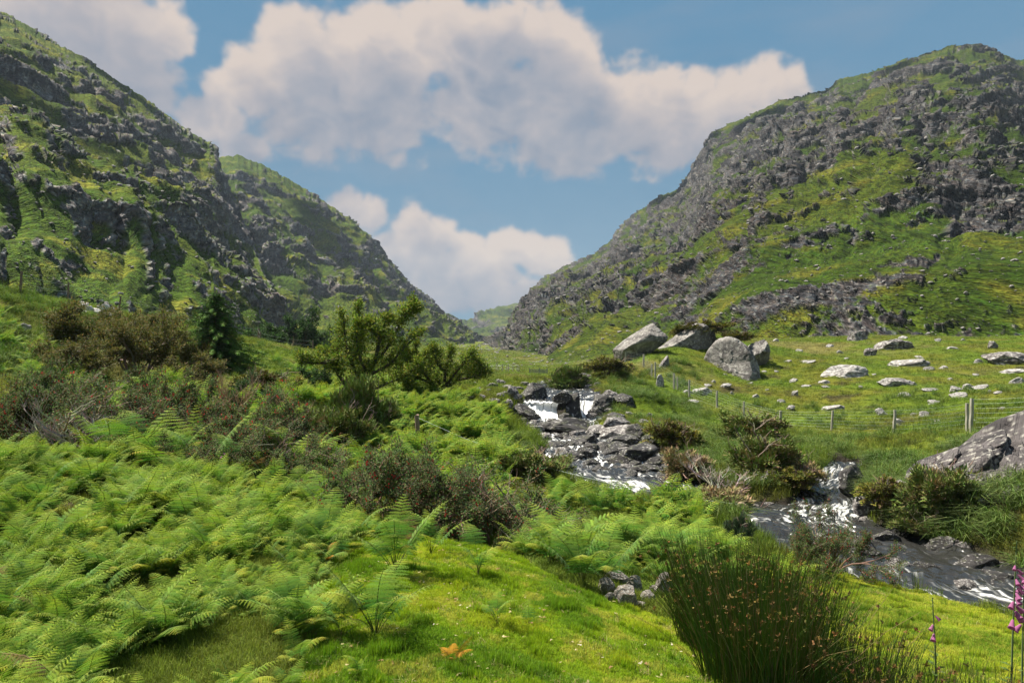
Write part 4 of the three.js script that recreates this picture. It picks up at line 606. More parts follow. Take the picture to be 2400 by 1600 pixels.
putFuchsia('fuchsia_bush', 'low fuchsia sprawling in front of the flowering one at the stream side', 'shrub', 780, 12.2, 260, 130, 2.7, undefined, 2);
putFuchsia('fuchsia_bush', 'fuchsia at the lip of the gully behind the large arching fern', 'shrub', 1290, 9.4, 240, 150, 2.0, undefined, 2);

for (const a of [['fuchsia packed between the half-bare one and the spreading one', 390, 17.5, 330, 200, 5.1, 0], ['dark fuchsia behind the pale bare branching shrub', 130, 15.5, 360, 200, 3.6, 0], ['fuchsia mound against the dead brown shrub', 660, 16.5, 260, 150, 0.7, 0], ['low fuchsia bordering the top of the near bracken', 470, 13.2, 330, 150, 5.6, 2], ['fuchsia filling the gap before the dark ferns', 560, 14.6, 300, 150, 2.2, 0], ['fuchsia tangle between the two lawn-side bushes', 1060, 11.3, 320, 200, 1.6, 2]]) putFuchsia('fuchsia_bush', a[0], 'shrub', a[1], a[2], a[3], a[4], a[5], undefined, a[6]);

// gorse and heather
function gorse(seed, o) {
  const r = rng(seed), W = new Faces(), L = new Faces(), bones = skeleton(r, { stems: 7, levels: 2, kids: [4, 3], length: 0.75, radius: 0.028, out: 1.1, spread: 0.9, wander: 0.3 });
  for (const b of bones) W.tube(b.pts, b.r0, b.r1, 4, jit(r, o.wood ?? [0.2, 0.15, 0.11], 0.4));
  clumps(r, L, { n: o.n ?? 850, per: o.per ?? 14, rx: 1, ry: 1, rz: 1, seed, shoot: o.shoot ?? 0.12, wide: o.wide ?? 0.02, colours: o.colours });
  return [['branches', W.build(), barkMat], ['foliage', L.build(), needleMat]];
}
const GORSE = [[0.09, 0.135, 0.03], [0.13, 0.19, 0.042], [0.17, 0.23, 0.055], [0.13, 0.13, 0.04]], TAN = [[0.26, 0.2, 0.1], [0.2, 0.17, 0.07], [0.13, 0.15, 0.04], [0.3, 0.23, 0.13]], HEATH = [[0.13, 0.15, 0.02], [0.08, 0.1, 0.018], [0.11, 0.075, 0.035], [0.2, 0.19, 0.03]];
const gorses = [gorse(701, { colours: GORSE }), gorse(702, { colours: [[0.16, 0.18, 0.045], [0.11, 0.16, 0.036], [0.22, 0.17, 0.08], [0.1, 0.14, 0.03], [0.14, 0.19, 0.04]], n: 700 }), gorse(703, { colours: TAN, n: 520 }), gorse(704, { colours: HEATH, shoot: 0.09, wide: 0.02 }), gorse(705, { colours: [[0.075, 0.115, 0.06], [0.06, 0.09, 0.045], [0.1, 0.14, 0.075]], shoot: 0.12 })];
const putGorse = bush(gorses);
for (const a of [
  ['tall dark gorse under the open-crowned hawthorn', 838, 20.5, 150, 165, 0.3, 0], ['dark gorse skirt spreading at the foot of the tall hawthorn', 800, 19, 180, 130, 1.1, 1], ['gorse of mixed heights between the fuchsia thicket and the tall hawthorn', 740, 19, 150, 110, 3.9, 1], ['green gorse on the slope below the round bush', 620, 27, 170, 80, 2.5, 3], ['small gorse beside the weathered post', 900, 21, 110, 95, 2.1, 0],
  ['dark bush overhanging the stream above the falls', 1330, 44, 120, 70, 0.6, 0], ['low green bush on the crest above the falls', 1420, 47, 130, 58, 2.6, 3],
  ['gorse growing on the bank between the pool and the fuchsia', 1240, 17.5, 190, 90, 0.5, 1], ['gorse at the water edge below the flat boulder', 1300, 19, 120, 60, 1.9, 1],
  ['tan withered gorse on the far bank of the rapids', 1610, 20, 150, 100, 0.8, 2], ['tan gorse with bare twisted stems near the leaning post', 1690, 17, 190, 110, 2.2, 2], ['mixed green and brown gorse above the near post', 1790, 19, 210, 130, 4.4, 1], ['green gorse beside the fence corner', 1760, 25.5, 200, 90, 5.0, 1], ['brown gorse beside the tributary', 1880, 18.5, 130, 100, 0.2, 2], ['low green gorse at the tributary mouth', 1850, 18, 130, 60, 3.2, 3], ['olive gorse bank at the stony side of the rapids', 1580, 24, 150, 80, 1.4, 3], ['tawny gorse close to the barbed wire', 1620, 15.6, 150, 80, 4.0, 2],
  ['brown gorse growing across the dark outcrop', 2210, 14.6, 200, 140, 0.9, 1], ['yellowish gorse cushion on top of the outcrop', 2290, 14.9, 110, 60, 2.9, 3], ['green gorse mound between the outcrop and the stream', 2090, 15.6, 160, 90, 1.7, 3], ['brown gorse tuft on the skyline of the outcrop', 2345, 17.6, 60, 50, 0.4, 2], ['gorse overhanging the shaded stream bank', 2150, 14.6, 150, 70, 4.7, 1],
  ['blue-green bushy sapling beside the near post', 1735, 12.4, 75, 95, 0.7, 4], ['green gorse behind the knoll boulders', 1395, 56, 80, 32, 0.3, 0],
]) putGorse('gorse_bush', a[0], 'shrub', a[1], a[2], a[3], a[4], a[5], 'gorse bushes along the stream', a[6]);
for (const [label, X, Y, d, w, h] of [['thick heather cap on the long pale boulder', 1650, 783, 62, 150, 46], ['heather hanging over the top of the domed boulder', 1728, 800, 59, 90, 38], ['heather tuft in the cleft beside the tilted slab', 1598, 790, 62, 60, 40]]) { const t = putGorse('heather_cushion', label, 'heather', X, d, w, h, X, 'heather on the knoll boulders', 3); t.position.y = (HORIZON - Y) / FOCAL * d - 0.1; }

// olive scrub on the left slope: layered sprays
function scrub(seed, colours, o = {}) {
  const r = rng(seed), W = new Faces(), L = new Faces(), bones = skeleton(r, { stems: 8, levels: 3, kids: [4, 4, 3], length: 0.85, radius: 0.035, out: 1.5, spread: 1, wander: 0.25, rise: o.rise ?? 0.02, flat: o.flat ?? 0.45, footR: 0.3 });
  for (const b of bones) if (b.lv < 3) W.tube(b.pts, b.r0, b.r1, 4, jit(r, [0.2, 0.15, 0.12], 0.4));
  dress(r, L, bones, { from: 2, per: o.per ?? 40, sleeve: 0.12, leaf: o.leaf ?? 0.065, wide: 0.28, colours, up: 0.5 });
  return [['branches', W.build(), barkMat], ['foliage', L.build(), foliageMat]];
}
const OLIVES = [[0.1, 0.115, 0.022], [0.13, 0.125, 0.032], [0.17, 0.13, 0.04], [0.07, 0.085, 0.02]], scrubs = [scrub(801, OLIVES), scrub(802, OLIVES), scrub(803, [[0.04, 0.085, 0.022], [0.06, 0.12, 0.03], [0.03, 0.06, 0.018]], { flat: 0.9, per: 34, leaf: 0.08 })], putScrub = bush(scrubs);
for (const a of [['olive scrub spreading below the white rubble heap', 190, 33, 260, 130, 0.2, 0], ['olive brown scrub in front of the spruce', 330, 30, 250, 170, 1.8, 1], ['low olive scrub below the spruce', 460, 29, 200, 90, 3.3, 0], ['olive scrub with upright twigs near the leaning fence posts', 330, 40, 210, 90, 4.1, 1], ['brown-tinged scrub above the bracken hollow', 180, 27, 230, 110, 5.2, 1], ['green leafy scrub among the dead tan shrubs', 590, 22, 190, 110, 2.6, 2], ['green scrub filling the hollow before the hawthorns', 700, 28, 170, 90, 0.4, 2], ['olive scrub right against the spruce trunk', 420, 36, 150, 100, 0.9, 0]]) putScrub('scrub_bush', a[0], 'shrub', a[1], a[2], a[3], a[4], a[5], 'olive scrub on the slope', a[6]);
putScrub('round_bush', 'round dark green bush standing behind the fence beyond the spruce', 'shrub', 668, 80, 165, 112, 0.5, undefined, 2);
putScrub('round_bush', 'smaller green bush joined to the round bush behind the fence', 'shrub', 735, 84, 100, 75, 1.5, undefined, 2);

// dead tan shrubs
function deadwood(seed, k) { const r = rng(seed), W = new Faces(), T = new Faces(), bones = skeleton(r, { stems: 5, levels: 4, kids: [5, 4, 3, 3], length: 0.85, radius: 0.024, out: 0.8, spread: 0.75, wander: 0.2, rise: 0.08, shrink: 0.55 }); for (const b of bones) (b.lv < 2 ? W : T).tube(b.lv < 3 ? b.pts : [b.pts[0], b.pts[2], b.pts[5]], b.r0, b.r1 * 0.8, 3, jit(r, k, 0.5)); return [['branches', W.build(), barkMat], ['twigs', T.build(), barkMat]]; }
const deads = [deadwood(611, [0.34, 0.23, 0.15]), deadwood(612, [0.33, 0.285, 0.235])], putDead = bush(deads);
for (const a of [['dead tan shrub with a pointed top in front of the spruce', 540, 20, 120, 150, 0, 0], ['dead tan twiggy shrub in the fuchsia thicket', 480, 19, 150, 110, 2, 0], ['dead brown shrub with upright twigs near the tall hawthorn', 640, 20.5, 110, 105, 3, 0], ['pale bare branching shrub above the near bracken', 180, 13.2, 260, 190, 1, 1], ['pale bare stem rising from the fuchsia thicket', 370, 15.5, 90, 150, 2.4, 1], ['bleached bare branch lying over the fuchsia by the pool', 1250, 11.2, 170, 130, 4, 1], ['grey twisted dead gorse stems near the rapids', 1700, 18.2, 210, 110, 5, 1], ['dead twigs standing at the edge of the stream below the rapids', 1560, 16.4, 110, 110, 0.5, 0]]) putDead('dead_shrub', a[0], 'shrub', a[1], a[2], a[3], a[4], a[5], undefined, a[6]);

// hawthorns: limbs traced as they grow, clothed in sleeves of leaves
function hawthorn(name, label, X, Y, d, limbs, seed, o) {
  const p = stand(X, d), r = rng(seed), W = new Faces(), T = new Faces(), L = new Faces(), s = d / FOCAL, bones = [];
  Y = HORIZON - p.y / d * FOCAL; const at = (px, py, k) => [(px - X) * s, (Y - py) * s, k];
  for (const l of limbs) { const pts = l.map((q) => at(...q)), rad = o.radius * (l.rad ?? 1); const fine = new THREE.CatmullRomCurve3(pts.map((q) => V(...q))).getPoints(Math.max(5, pts.length * 4)).map((v) => [v.x, v.y, v.z]); W.tube(fine, rad, rad * 0.3, 7, jit(r, [0.055, 0.045, 0.038], 0.3)); const n = fine.length;
    for (let i = Math.floor(n * (o.bare ?? 0.25)); i < n; i++) for (let k = 0; k < o.kids; k++) { const e = randDir(r), f = i / n, len = o.twig * (1.15 - f * 0.75) * (0.6 + r() * 0.8); const b = limb(r, fine[i], unit([e[0], e[1] * 0.8 + 0.3, e[2]]), len, 0.35, 0.06, 5); bones.push({ pts: b.pts, lv: 2, r0: 0.012, r1: 0.004 }); T.tube(b.pts, 0.012, 0.004, 3, [0.06, 0.05, 0.04]); for (let m = 0; m < 2; m++) { const e2 = randDir(r), c = limb(r, b.pts[2 + m], unit([e2[0], e2[1] * 0.7 + 0.25, e2[2]]), len * 0.6, 0.35, 0.05, 5); bones.push({ pts: c.pts, lv: 3, r0: 0.008, r1: 0.003 }); } } }
  dress(r, L, bones, { from: 2, per: o.per, sleeve: o.sleeve, leaf: 0.075, wide: 0.36, up: 0.5, t0: 0.05, colours: [[0.12, 0.2, 0.02], [0.18, 0.26, 0.028], [0.24, 0.31, 0.034], [0.085, 0.14, 0.018], [0.26, 0.26, 0.035]] });
  return plant(name, label, 'tree', p, 0, [['trunk', W.build(), barkMat], ['twigs', T.build(), barkMat], ['crown', L.build(), foliageMat]]);
}
const sub = (rad, ...q) => Object.assign(q, { rad });
hawthorn('hawthorn_tree', 'tall wind-shaped hawthorn with upswept limbs behind the dark gorse', 835, 1035, 24, [
  sub(1.2, [835, 1050, 0], [838, 960, 0], [850, 900, 0.1], [880, 850, 0.1]), sub(0.8, [850, 900, 0], [825, 850, 0.1], [812, 790, 0.2], [806, 735, 0.1]), sub(0.7, [838, 940, 0], [790, 880, -0.2], [770, 850, -0.3], [745, 825, -0.3]), sub(0.8, [880, 850, 0.1], [893, 800, 0.3], [905, 760, 0.3], [916, 745, 0.3]),
  sub(0.7, [880, 850, 0], [915, 800, -0.2], [940, 750, -0.2], [968, 704, -0.3]), sub(0.5, [930, 765, -0.2], [955, 735, -0.2], [980, 722, -0.2]), sub(0.7, [865, 880, 0.1], [920, 850, 0.4], [955, 810, 0.4], [990, 780, 0.5]), sub(0.6, [825, 850, 0], [838, 800, -0.3], [835, 750, -0.4], [832, 712, -0.4]), sub(0.6, [860, 880, 0], [850, 830, 0.6], [846, 790, 0.7], [850, 760, 0.7]), sub(0.6, [840, 930, 0], [900, 900, -0.4], [950, 880, -0.5], [975, 850, -0.5]), sub(0.5, [790, 880, -0.2], [785, 820, -0.4], [787, 770, -0.4]), sub(0.5, [770, 850, 0.3], [735, 850, 0.5], [715, 840, 0.6]), sub(0.5, [900, 800, 0.5], [880, 775, 0.6], [870, 755, 0.6]),
], 431, { radius: 0.085, kids: 3, twig: 0.55, per: 15, sleeve: 0.13, bare: 0.12 });
hawthorn('hawthorn_tree', 'low round-crowned hawthorn with a short forked trunk above the bracken', 1037, 943, 30, [
  sub(1.3, [1037, 950, 0], [1037, 930, 0], [1040, 915, 0], [1042, 905, 0]), sub(0.8, [1038, 918, 0], [1015, 900, 0.2], [985, 885, 0.4], [950, 872, 0.6]), sub(0.8, [1040, 915, 0], [1025, 890, -0.3], [1010, 860, -0.5], [1000, 835, -0.6]), sub(0.8, [1042, 905, 0], [1045, 875, 0.3], [1050, 845, 0.4], [1060, 820, 0.5]), sub(0.8, [1042, 910, 0], [1070, 890, -0.2], [1095, 865, -0.4], [1125, 850, -0.5]), sub(0.7, [1040, 912, 0], [1065, 880, 0.6], [1090, 850, 0.9], [1110, 825, 1]), sub(0.6, [1015, 900, 0.2], [995, 870, 0.6], [975, 850, 0.9], [962, 835, 1]), sub(0.6, [1045, 875, 0], [1030, 850, 0.9], [1025, 830, 1.2], [1020, 815, 1.2]), sub(0.6, [1070, 890, -0.2], [1100, 885, 0.4], [1125, 878, 0.6], [1150, 872, 0.6]), sub(0.5, [985, 885, 0.4], [960, 890, 0.6], [940, 885, 0.8], [930, 878, 0.8]), sub(0.5, [1025, 890, -0.3], [1000, 880, -0.9], [980, 860, -1.1], [965, 850, -1.2]), sub(0.5, [1090, 850, 0.2], [1110, 840, 0.5], [1135, 862, 0.6]),
], 437, { radius: 0.1, kids: 3, twig: 0.55, per: 16, sleeve: 0.14, bare: 0.25 });
hawthorn('hawthorn_tree', 'slender hawthorn sapling squeezed between the two larger hawthorns', 960, 945, 29, [sub(0.9, [960, 950, 0], [958, 900, 0], [965, 850, 0], [975, 805, 0]), sub(0.6, [958, 900, 0], [940, 870, 0.3], [925, 845, 0.4]), sub(0.6, [960, 880, 0], [985, 850, -0.3], [1005, 820, -0.4]), sub(0.5, [962, 865, 0], [950, 830, 0.3], [948, 810, 0.3])], 441, { radius: 0.06, kids: 3, twig: 0.42, per: 26, sleeve: 0.09, bare: 0.15 });

// spruce
{
  const d = 38, p = stand(505, d), r = rng(77), W = new Faces(), L = new Faces(), H = 190 / FOCAL * d;
  W.tube([[0, 0, 0], [0.02, H * 0.5, 0], [0, H, 0]], 0.09, 0.012, 7, [0.07, 0.05, 0.04]);
  for (let w = 0; w < 24; w++) {
    const t = w / 24, y = H * (0.05 + 0.93 * t), reach = (1 - t) ** 0.8 * 145 / FOCAL * d * (0.8 + 0.3 * noise(w * 0.9, 4)) + 0.08, n = 9 - Math.floor(t * 4);
    for (let b = 0; b < n; b++) {
      const a = b / n * 6.283 + w * 0.7 + r() * 0.5, len = reach * (0.6 + r() * 0.6), pts = []; for (let i = 0; i <= 5; i++) { const f = i / 5; pts.push([Math.cos(a) * len * f, y + len * (0.12 * f - 0.42 * f * f + 0.18 * f * f * f), Math.sin(a) * len * f]); } W.tube(pts, 0.018, 0.005, 3, [0.08, 0.06, 0.04]);
      const m = Math.ceil(len * 20); for (let i = 0; i < m; i++) { const f = 0.12 + 0.88 * i / m, q = Math.min(4.99, f * 5), k = q | 0, u = q - k, A = pts[k], B = pts[k + 1], c = [lerp(A[0], B[0], u), lerp(A[1], B[1], u), lerp(A[2], B[2], u)], g = jit(r, f > 0.6 ? [0.1, 0.19, 0.03] : [0.05, 0.11, 0.024], 0.4); for (let s = 0; s < 7; s++) { const e = randDir(r), sp = a + (r() - 0.5) * 2.6, dl = (0.1 + 0.15 * r()) * (1.15 - f * 0.4), dd = unit([Math.cos(sp) + e[0] * 0.4, -0.5 + e[1] * 0.7, Math.sin(sp) + e[2] * 0.4]); L.leaf(c[0] + e[0] * 0.05, c[1] + e[1] * 0.05, c[2] + e[2] * 0.05, ...dd, -Math.sin(sp) + e[1] * 0.4, e[0] * 0.6, Math.cos(sp) + e[2] * 0.4, dl, 0.022, jit(r, g, 0.4)); } }
    }
  }
  plant('spruce_tree', 'small dark green spruce on the slope among olive scrub', 'tree', p, 0, [['trunk', W.build(), barkMat], ['crown', L.build(), needleMat]]);
}
// ---------------------------------------------------------------- grass
function tuft(seed, n, o) { const r = rng(seed), F = new Faces(); for (let i = 0; i < n; i++) { const a = r() * 6.283, l = (o.lean ?? 0.4) * (0.2 + r()), q = unit([Math.cos(a) * l, 1, Math.sin(a) * l]), b = r() * 6.283, R = (o.radius ?? 0.3) * Math.sqrt(r()), k = jit(r, o.colours ? o.colours[Math.floor(r() * o.colours.length)] : [1, 1, 1], 0.3); F.blade(Math.cos(b) * R, -0.03, Math.sin(b) * R, q[0], q[1], q[2], -Math.sin(a + r()), Math.cos(a + r()), 0.55 + r() * 0.6, o.wide, (o.bend ?? 0.3) * (0.4 + r()), k); } return F.build(); }
const meadow = [tuft(1, 16, { wide: 0.022, radius: 0.5, lean: 0.7, bend: 0.4 }), tuft(2, 16, { wide: 0.022, radius: 0.5, lean: 0.9, bend: 0.5 }), tuft(3, 20, { wide: 0.02, radius: 0.5, lean: 0.5, bend: 0.3 })], shortTuft = [tuft(4, 18, { wide: 0.055, radius: 0.9, lean: 0.8, bend: 0.3 }), tuft(5, 18, { wide: 0.055, radius: 0.9, lean: 1.0, bend: 0.3 })], tussock = [tuft(6, 60, { wide: 0.012, radius: 0.22, lean: 0.9, bend: 0.75 }), tuft(7, 60, { wide: 0.012, radius: 0.22, lean: 1.1, bend: 0.85 })];
{
  const r = rng(2024), mats = [[], [], []], cols = [[], [], []], sm = [[], []], sc = [[], []];
  for (let i = 0; i < 230000; i++) {                       // even in angle and in the logarithm of distance, so tufts stay closer together nearby
    const a = (r() * 2 - 1) * 0.82, rr = 3 * Math.pow(420 / 3, r()), x = Math.sin(a) * rr, z = -Math.cos(a) * rr, q = r(), w = r(), t = r() * 6.283, d = -z;
    const [s, lev] = nearBrook(x, z); if (s < 0.12) continue;
    const y = ground(x, z); if (onLawn(x, y, z)) continue;
    const lush = clamp(0.5 + fbm(x * 0.3, 6, z * 0.3, 3) * 1.6), graze = smooth(24, 34, d) * smooth(-2, 6, x - 4) , h = lerp(0.1 + 0.22 * lush, 0.07 + 0.14 * lush, graze) * (0.7 + w * 0.6) * (1 + smooth(30, 120, d) * 0.8 + smooth(120, 400, d) * 2) * (s < 1.6 ? 1.25 : 1) * (d < 9 ? 0.45 : 1), wd = (0.0075 * d + 0.04) * (0.8 + q * 0.5), k = turf(x, z), v = 0.7 + 1.0 * q * q + lush * 0.2, m = Math.floor(w * 3) % 3;
    pushMat(mats[m], x, y, z, t, wd, h, wd); cols[m].push(k[0] * v, k[1] * v * 1.06, k[2] * v);
  }
  mats.forEach((m, k) => stuff('meadow_grass', meadow[k], grassMat, m, cols[k], 'rough green grass of the valley floor and slopes', 'grass'));
  const LAWNC = [[0.24, 0.36, 0.01], [0.32, 0.4, 0.014], [0.16, 0.29, 0.01], [0.44, 0.43, 0.06]];
  for (let i = 0; i < 190000; i++) {
    const X = 560 + r() * 1900, d = 2.6 + 8.2 * Math.pow(r(), 0.8), x = (X - 1200) / FOCAL * d, z = -d, q = r(), t = r() * 6.283, w = r(); if (nearBrook(x, z)[0] < 0.1) continue; const y = ground(x, z), on = onLawn(x, y, z); if (!on || fbm(x * 2.3 + 7, 2, z * 2.3, 3) > 0.34) continue;
    const a = fbm(x * 0.9, 2, z * 0.9, 3), b = fbm(x * 3.5, 2, z * 3.5, 2); let k = a > 0.1 ? LAWNC[1] : a < -0.12 ? LAWNC[2] : LAWNC[0]; if (b > 0.14 || (on === 2 && w < 0.55)) k = col(k, LAWNC[3], 0.4 + 0.4 * w); const v = 0.5 + q * 0.85, h = (0.02 + 0.022 * q + Math.max(0, -a) * 0.06) * (b < -0.16 ? 2.2 : 1), m = i & 1;
    pushMat(sm[m], x, y, z, t, 0.026, h, 0.026); sc[m].push(k[0] * v, k[1] * v, k[2] * v);
  }
  sm.forEach((m, k) => stuff('lawn_grass', shortTuft[k], grassMat, m, sc[k], 'short bright green lawn grass', 'grass'));
  { const lm = [], lc = []; for (let i = 0; i < 5200; i++) { const X = 600 + r() * 1750, d = 2.8 + 6.6 * r(), x = (X - 1200) / FOCAL * d, z = -d, y = ground(x, z), q = r(), w = r(), t = r() * 6.283; if (!onLawn(x, y, z) || noise(x * 1.6, 4, z * 1.6) < 0.02) continue; const s = 0.04 + 0.05 * w; pushMat(lm, x, y, z, t, s, s * (0.9 + q), s); lc.push(...(q < 0.2 ? [0.4, 0.34, 0.14] : q < 0.6 ? [0.1, 0.19, 0.014] : [0.2, 0.3, 0.02])); } stuff('lawn_grass', meadow[1], grassMat, lm, lc, 'longer uneven tufts growing through the lawn', 'grass'); }
  const tm = [[], []], tc = [[], []];
  const tuss = (n, X0, X1, d0, d1, h, gap = -0.1) => { for (let i = 0; i < n; i++) { const d = lerp(d0, d1, r()), X = lerp(X0, X1, r()), x = (X - 1200) / FOCAL * d, z = -d, q = r(), w = r(), t = r() * 6.283; if (noise(x * 0.6, 3, z * 0.6) < gap || nearBrook(x, z)[0] < 0.1) continue; const y = ground(x, z); if (onLawn(x, y, z)) continue; const k = col([0.09, 0.17, 0.02], [0.14, 0.19, 0.03], w), m = i & 1, s = h * (0.6 + q * 0.8); pushMat(tm[m], x, y - 0.02, z, t, s, s * 0.9, s); tc[m].push(...k); } };
  tuss(1500, 1960, 2450, 11.8, 20, 0.55); tuss(900, 1500, 2000, 14, 27, 0.5); tuss(700, 1450, 2450, 23, 40, 0.5, 0.08); tuss(700, -60, 260, 24, 42, 0.7, -0.05); tuss(500, 1380, 1640, 30, 52, 0.6, 0); tuss(400, 560, 900, 30, 62, 0.6, 0.05); tuss(250, 1180, 1500, 20, 32, 0.45, 0.05);
  tm.forEach((m, k) => stuff('long_grass', tussock[k], grassMat, m, tc[k], 'long arching grass tussocks along the banks and fence lines', 'grass'));
  // litter on the lawn
  const F = new Faces(); F.leaf(0, 0, 0, 1, 0.15, 0, 0, 0.1, 1, 1, 0.28, [1, 1, 1], 0.1); F.leaf(0.2, 0.02, 0, -0.5, 0.2, 0.8, 0.8, 0.1, 0.5, 0.8, 0.22, [0.9, 0.85, 0.8], 0.1); const lm = [], lc = [];
  for (let i = 0; i < 520; i++) { const X = 640 + r() * 1000, d = 3.2 + 5.5 * r(), x = (X - 1200) / FOCAL * d, z = -d, y = ground(x, z), q = r(), t = r() * 6.283, s = 0.014 + 0.026 * r() * r(); if (!onLawn(x, y, z)) continue; pushMat(lm, x, y + 0.03, z, t, s, s, s, (r() - 0.5) * 0.8, 0); lc.push(...(q < 0.5 ? [0.4, 0.34, 0.18] : q < 0.92 ? [0.24, 0.15, 0.07] : [0.55, 0.5, 0.4])); }
  stuff('leaf_litter', F.build(), dryMat, lm, lc, 'scattered dry leaf scraps on the lawn', 'leaf litter');
}

// ---------------------------------------------------------------- rushes
function rushes(label, X, d, rad, n, h, seed, o = {}) {
  const p = stand(X, d), r = rng(seed), S = new Faces(), B = new Faces();
  for (let i = 0; i < n; i++) {
    const a = r() * 6.283, R = rad * Math.sqrt(r()), L = h * (0.5 + r() * 0.65), lean = (0.08 + 0.55 * r() * r() * r()) + 0.25 * R / rad * r() + (r() < 0.1 ? 0.5 * r() : 0), out = a + (r() - 0.5) * 1.5, x = Math.cos(a) * R, z = Math.sin(a) * R * (o.squash ?? 0.7), ex = Math.cos(out) * lean, ez = Math.sin(out) * lean, y0 = ground(p.x + x, p.z + z) - p.y - 0.04, at = (t) => [x + ex * L * t * (0.5 + 0.5 * t), y0 + L * t * (1 - lean * lean * 0.4 * t), z + ez * L * t * (0.5 + 0.5 * t)];
    const k = jit(r, r() < 0.16 ? [0.26, 0.2, 0.09] : r() < 0.5 ? [0.08, 0.14, 0.02] : [0.12, 0.19, 0.026], 0.4); S.tube([at(0), at(0.4), at(0.75), at(1)], 0.0026, 0.0009, 3, k);
    if (r() < (o.heads ?? 0.2)) { const q = at(0.78 + r() * 0.12), kb = jit(r, [0.2, 0.13, 0.045], 0.5), sz = 0.013 + r() * 0.012; for (let j = 0; j < 7; j++) { const e = randDir(r), f = randDir(r); B.leaf(q[0], q[1], q[2], e[0], e[1] + 0.3, e[2], f[0], f[1], f[2], sz, sz * 0.38, kb); } }
  }
  return plant('rush_clump', label, 'rush', p, 0, [['stems', S.build(), grassMat], ['seed_heads', B.build(), dryMat]], undefined, 'clumps of flowering rushes');
}
rushes('tall rush clump with brown seed heads rising beside the cobbles', 1720, 5.6, 0.42, 1300, 0.84, 1, {});
rushes('dense dark rush clump in the corner of the lawn', 1800, 4.7, 0.42, 1300, 0.8, 2);
rushes('rush clump leaning over the strip of cut grass', 1960, 4.6, 0.4, 520, 0.6, 3);
rushes('open rush clump standing before the cut grass strip', 2130, 4.3, 0.42, 280, 0.48, 4);
rushes('thin rush clump around the foxglove', 2300, 4.1, 0.36, 260, 0.46, 5);
rushes('rush clump behind the others towards the fuchsia over the stream', 1830, 5.9, 0.38, 500, 0.72, 7);

// ---------------------------------------------------------------- foxgloves
function foxglove(label, X, d, tall, bells, seed, lean = 0) {
  const p = stand(X, d), t = thing('foxglove', label, 'flower', p, 0, 'foxgloves by the stream'), r = rng(seed), S = new Faces(); S.tube([[0, 0, 0], [lean * 0.4, tall * 0.5, 0], [lean, tall, 0]], 0.007, 0.003, 6, [0.1, 0.14, 0.05]); mesh('stem', S.build(), barkMat, t);
  const prof = [[0.004, 0], [0.007, 0.006], [0.0085, 0.016], [0.012, 0.028], [0.0125, 0.036], [0.0165, 0.043]].map((q) => new THREE.Vector2(...q)), bell = new THREE.LatheGeometry(prof, 12), cs = new Float32Array(bell.attributes.position.count * 3); for (let i = 0; i < cs.length; i += 3) cs.set([0.38, 0.12, 0.27], i); bell.setAttribute('color', new THREE.BufferAttribute(cs, 3));
  for (let i = 0; i < bells; i++) { const f = i / bells, m = mesh('bell', bell, petalMat, t), a = -1.57 + (r() - 0.5) * 3.6 + Math.PI, y = tall * (0.6 + 0.3 * f), s = 1.25 - f * 0.55; m.position.set(lean * (y / tall) ** 1.3 + Math.cos(a) * 0.012, y, Math.sin(a) * 0.012); m.rotation.set(0, -a, 0); m.rotateZ(-2.35); m.scale.setScalar(s); }
  const L = new Faces(); for (let i = 0; i < 20; i++) { const y = tall * (i < 10 ? 0.9 + 0.1 * i / 10 : 0.08 + 0.5 * (i - 10) / 16), a = r() * 6.283, len = i < 10 ? 0.022 : 0.075 * (1.2 - y / tall); L.leaf(lean * (y / tall) ** 1.3, y, 0, Math.cos(a), i < 10 ? -0.2 : 0.45, Math.sin(a), -Math.sin(a), 0, Math.cos(a), len, len * 0.24, jit(r, [0.1, 0.16, 0.03], 0.3), 0.2); } mesh('leaves', L.build(), foliageMat, t);
  return t;
}
foxglove('tall pink foxglove in flower at the stream bank beside the rushes', 2368, 4.3, 1.15, 13, 3, 0.04);
foxglove('second pink foxglove with bells just behind the tall one', 2395, 4.5, 1.05, 10, 4, 0.02);
foxglove('small foxglove with a few pink bells among the rushes in front of the rapids', 2196, 5.2, 0.64, 3, 5, -0.03);
foxglove('lone foxglove spike under the fuchsia thicket above the near bracken', 520, 11.8, 0.75, 4, 6, 0.02);

// ---------------------------------------------------------------- fences
const postMat = new THREE.MeshStandardMaterial({ vertexColors: true, roughness: 0.95, bumpMap: rockBump, bumpScale: 0.01 }), wireMat = new THREE.MeshStandardMaterial({ color: new THREE.Color(0.3, 0.36, 0.33), roughness: 0.55, metalness: 0.4 });
function postShape(seed, h, r0, k, ragged = 0) { const r = rng(seed), F = new Faces(), pts = []; for (let i = 0; i <= 5; i++) pts.push([(r() - 0.5) * 0.015, h * i / 5, (r() - 0.5) * 0.015]); F.tube(pts, r0, r0 * 0.92, 8, k); const g = F.build(); if (ragged) { const P = g.attributes.position; for (let i = 0; i < P.count; i++) if (P.getY(i) > h * 0.95) P.setY(i, P.getY(i) + ragged * noise(P.getX(i) * 40, 3, P.getZ(i) * 40)); } const C = g.attributes.color; for (let i = 0; i < C.count; i++) { const P = g.attributes.position, v = 1 + 0.5 * noise(P.getX(i) * 30 + seed, P.getY(i) * 3, P.getZ(i) * 30); C.setXYZ(i, C.getX(i) * v, C.getY(i) * v, C.getZ(i) * v); } return g; }
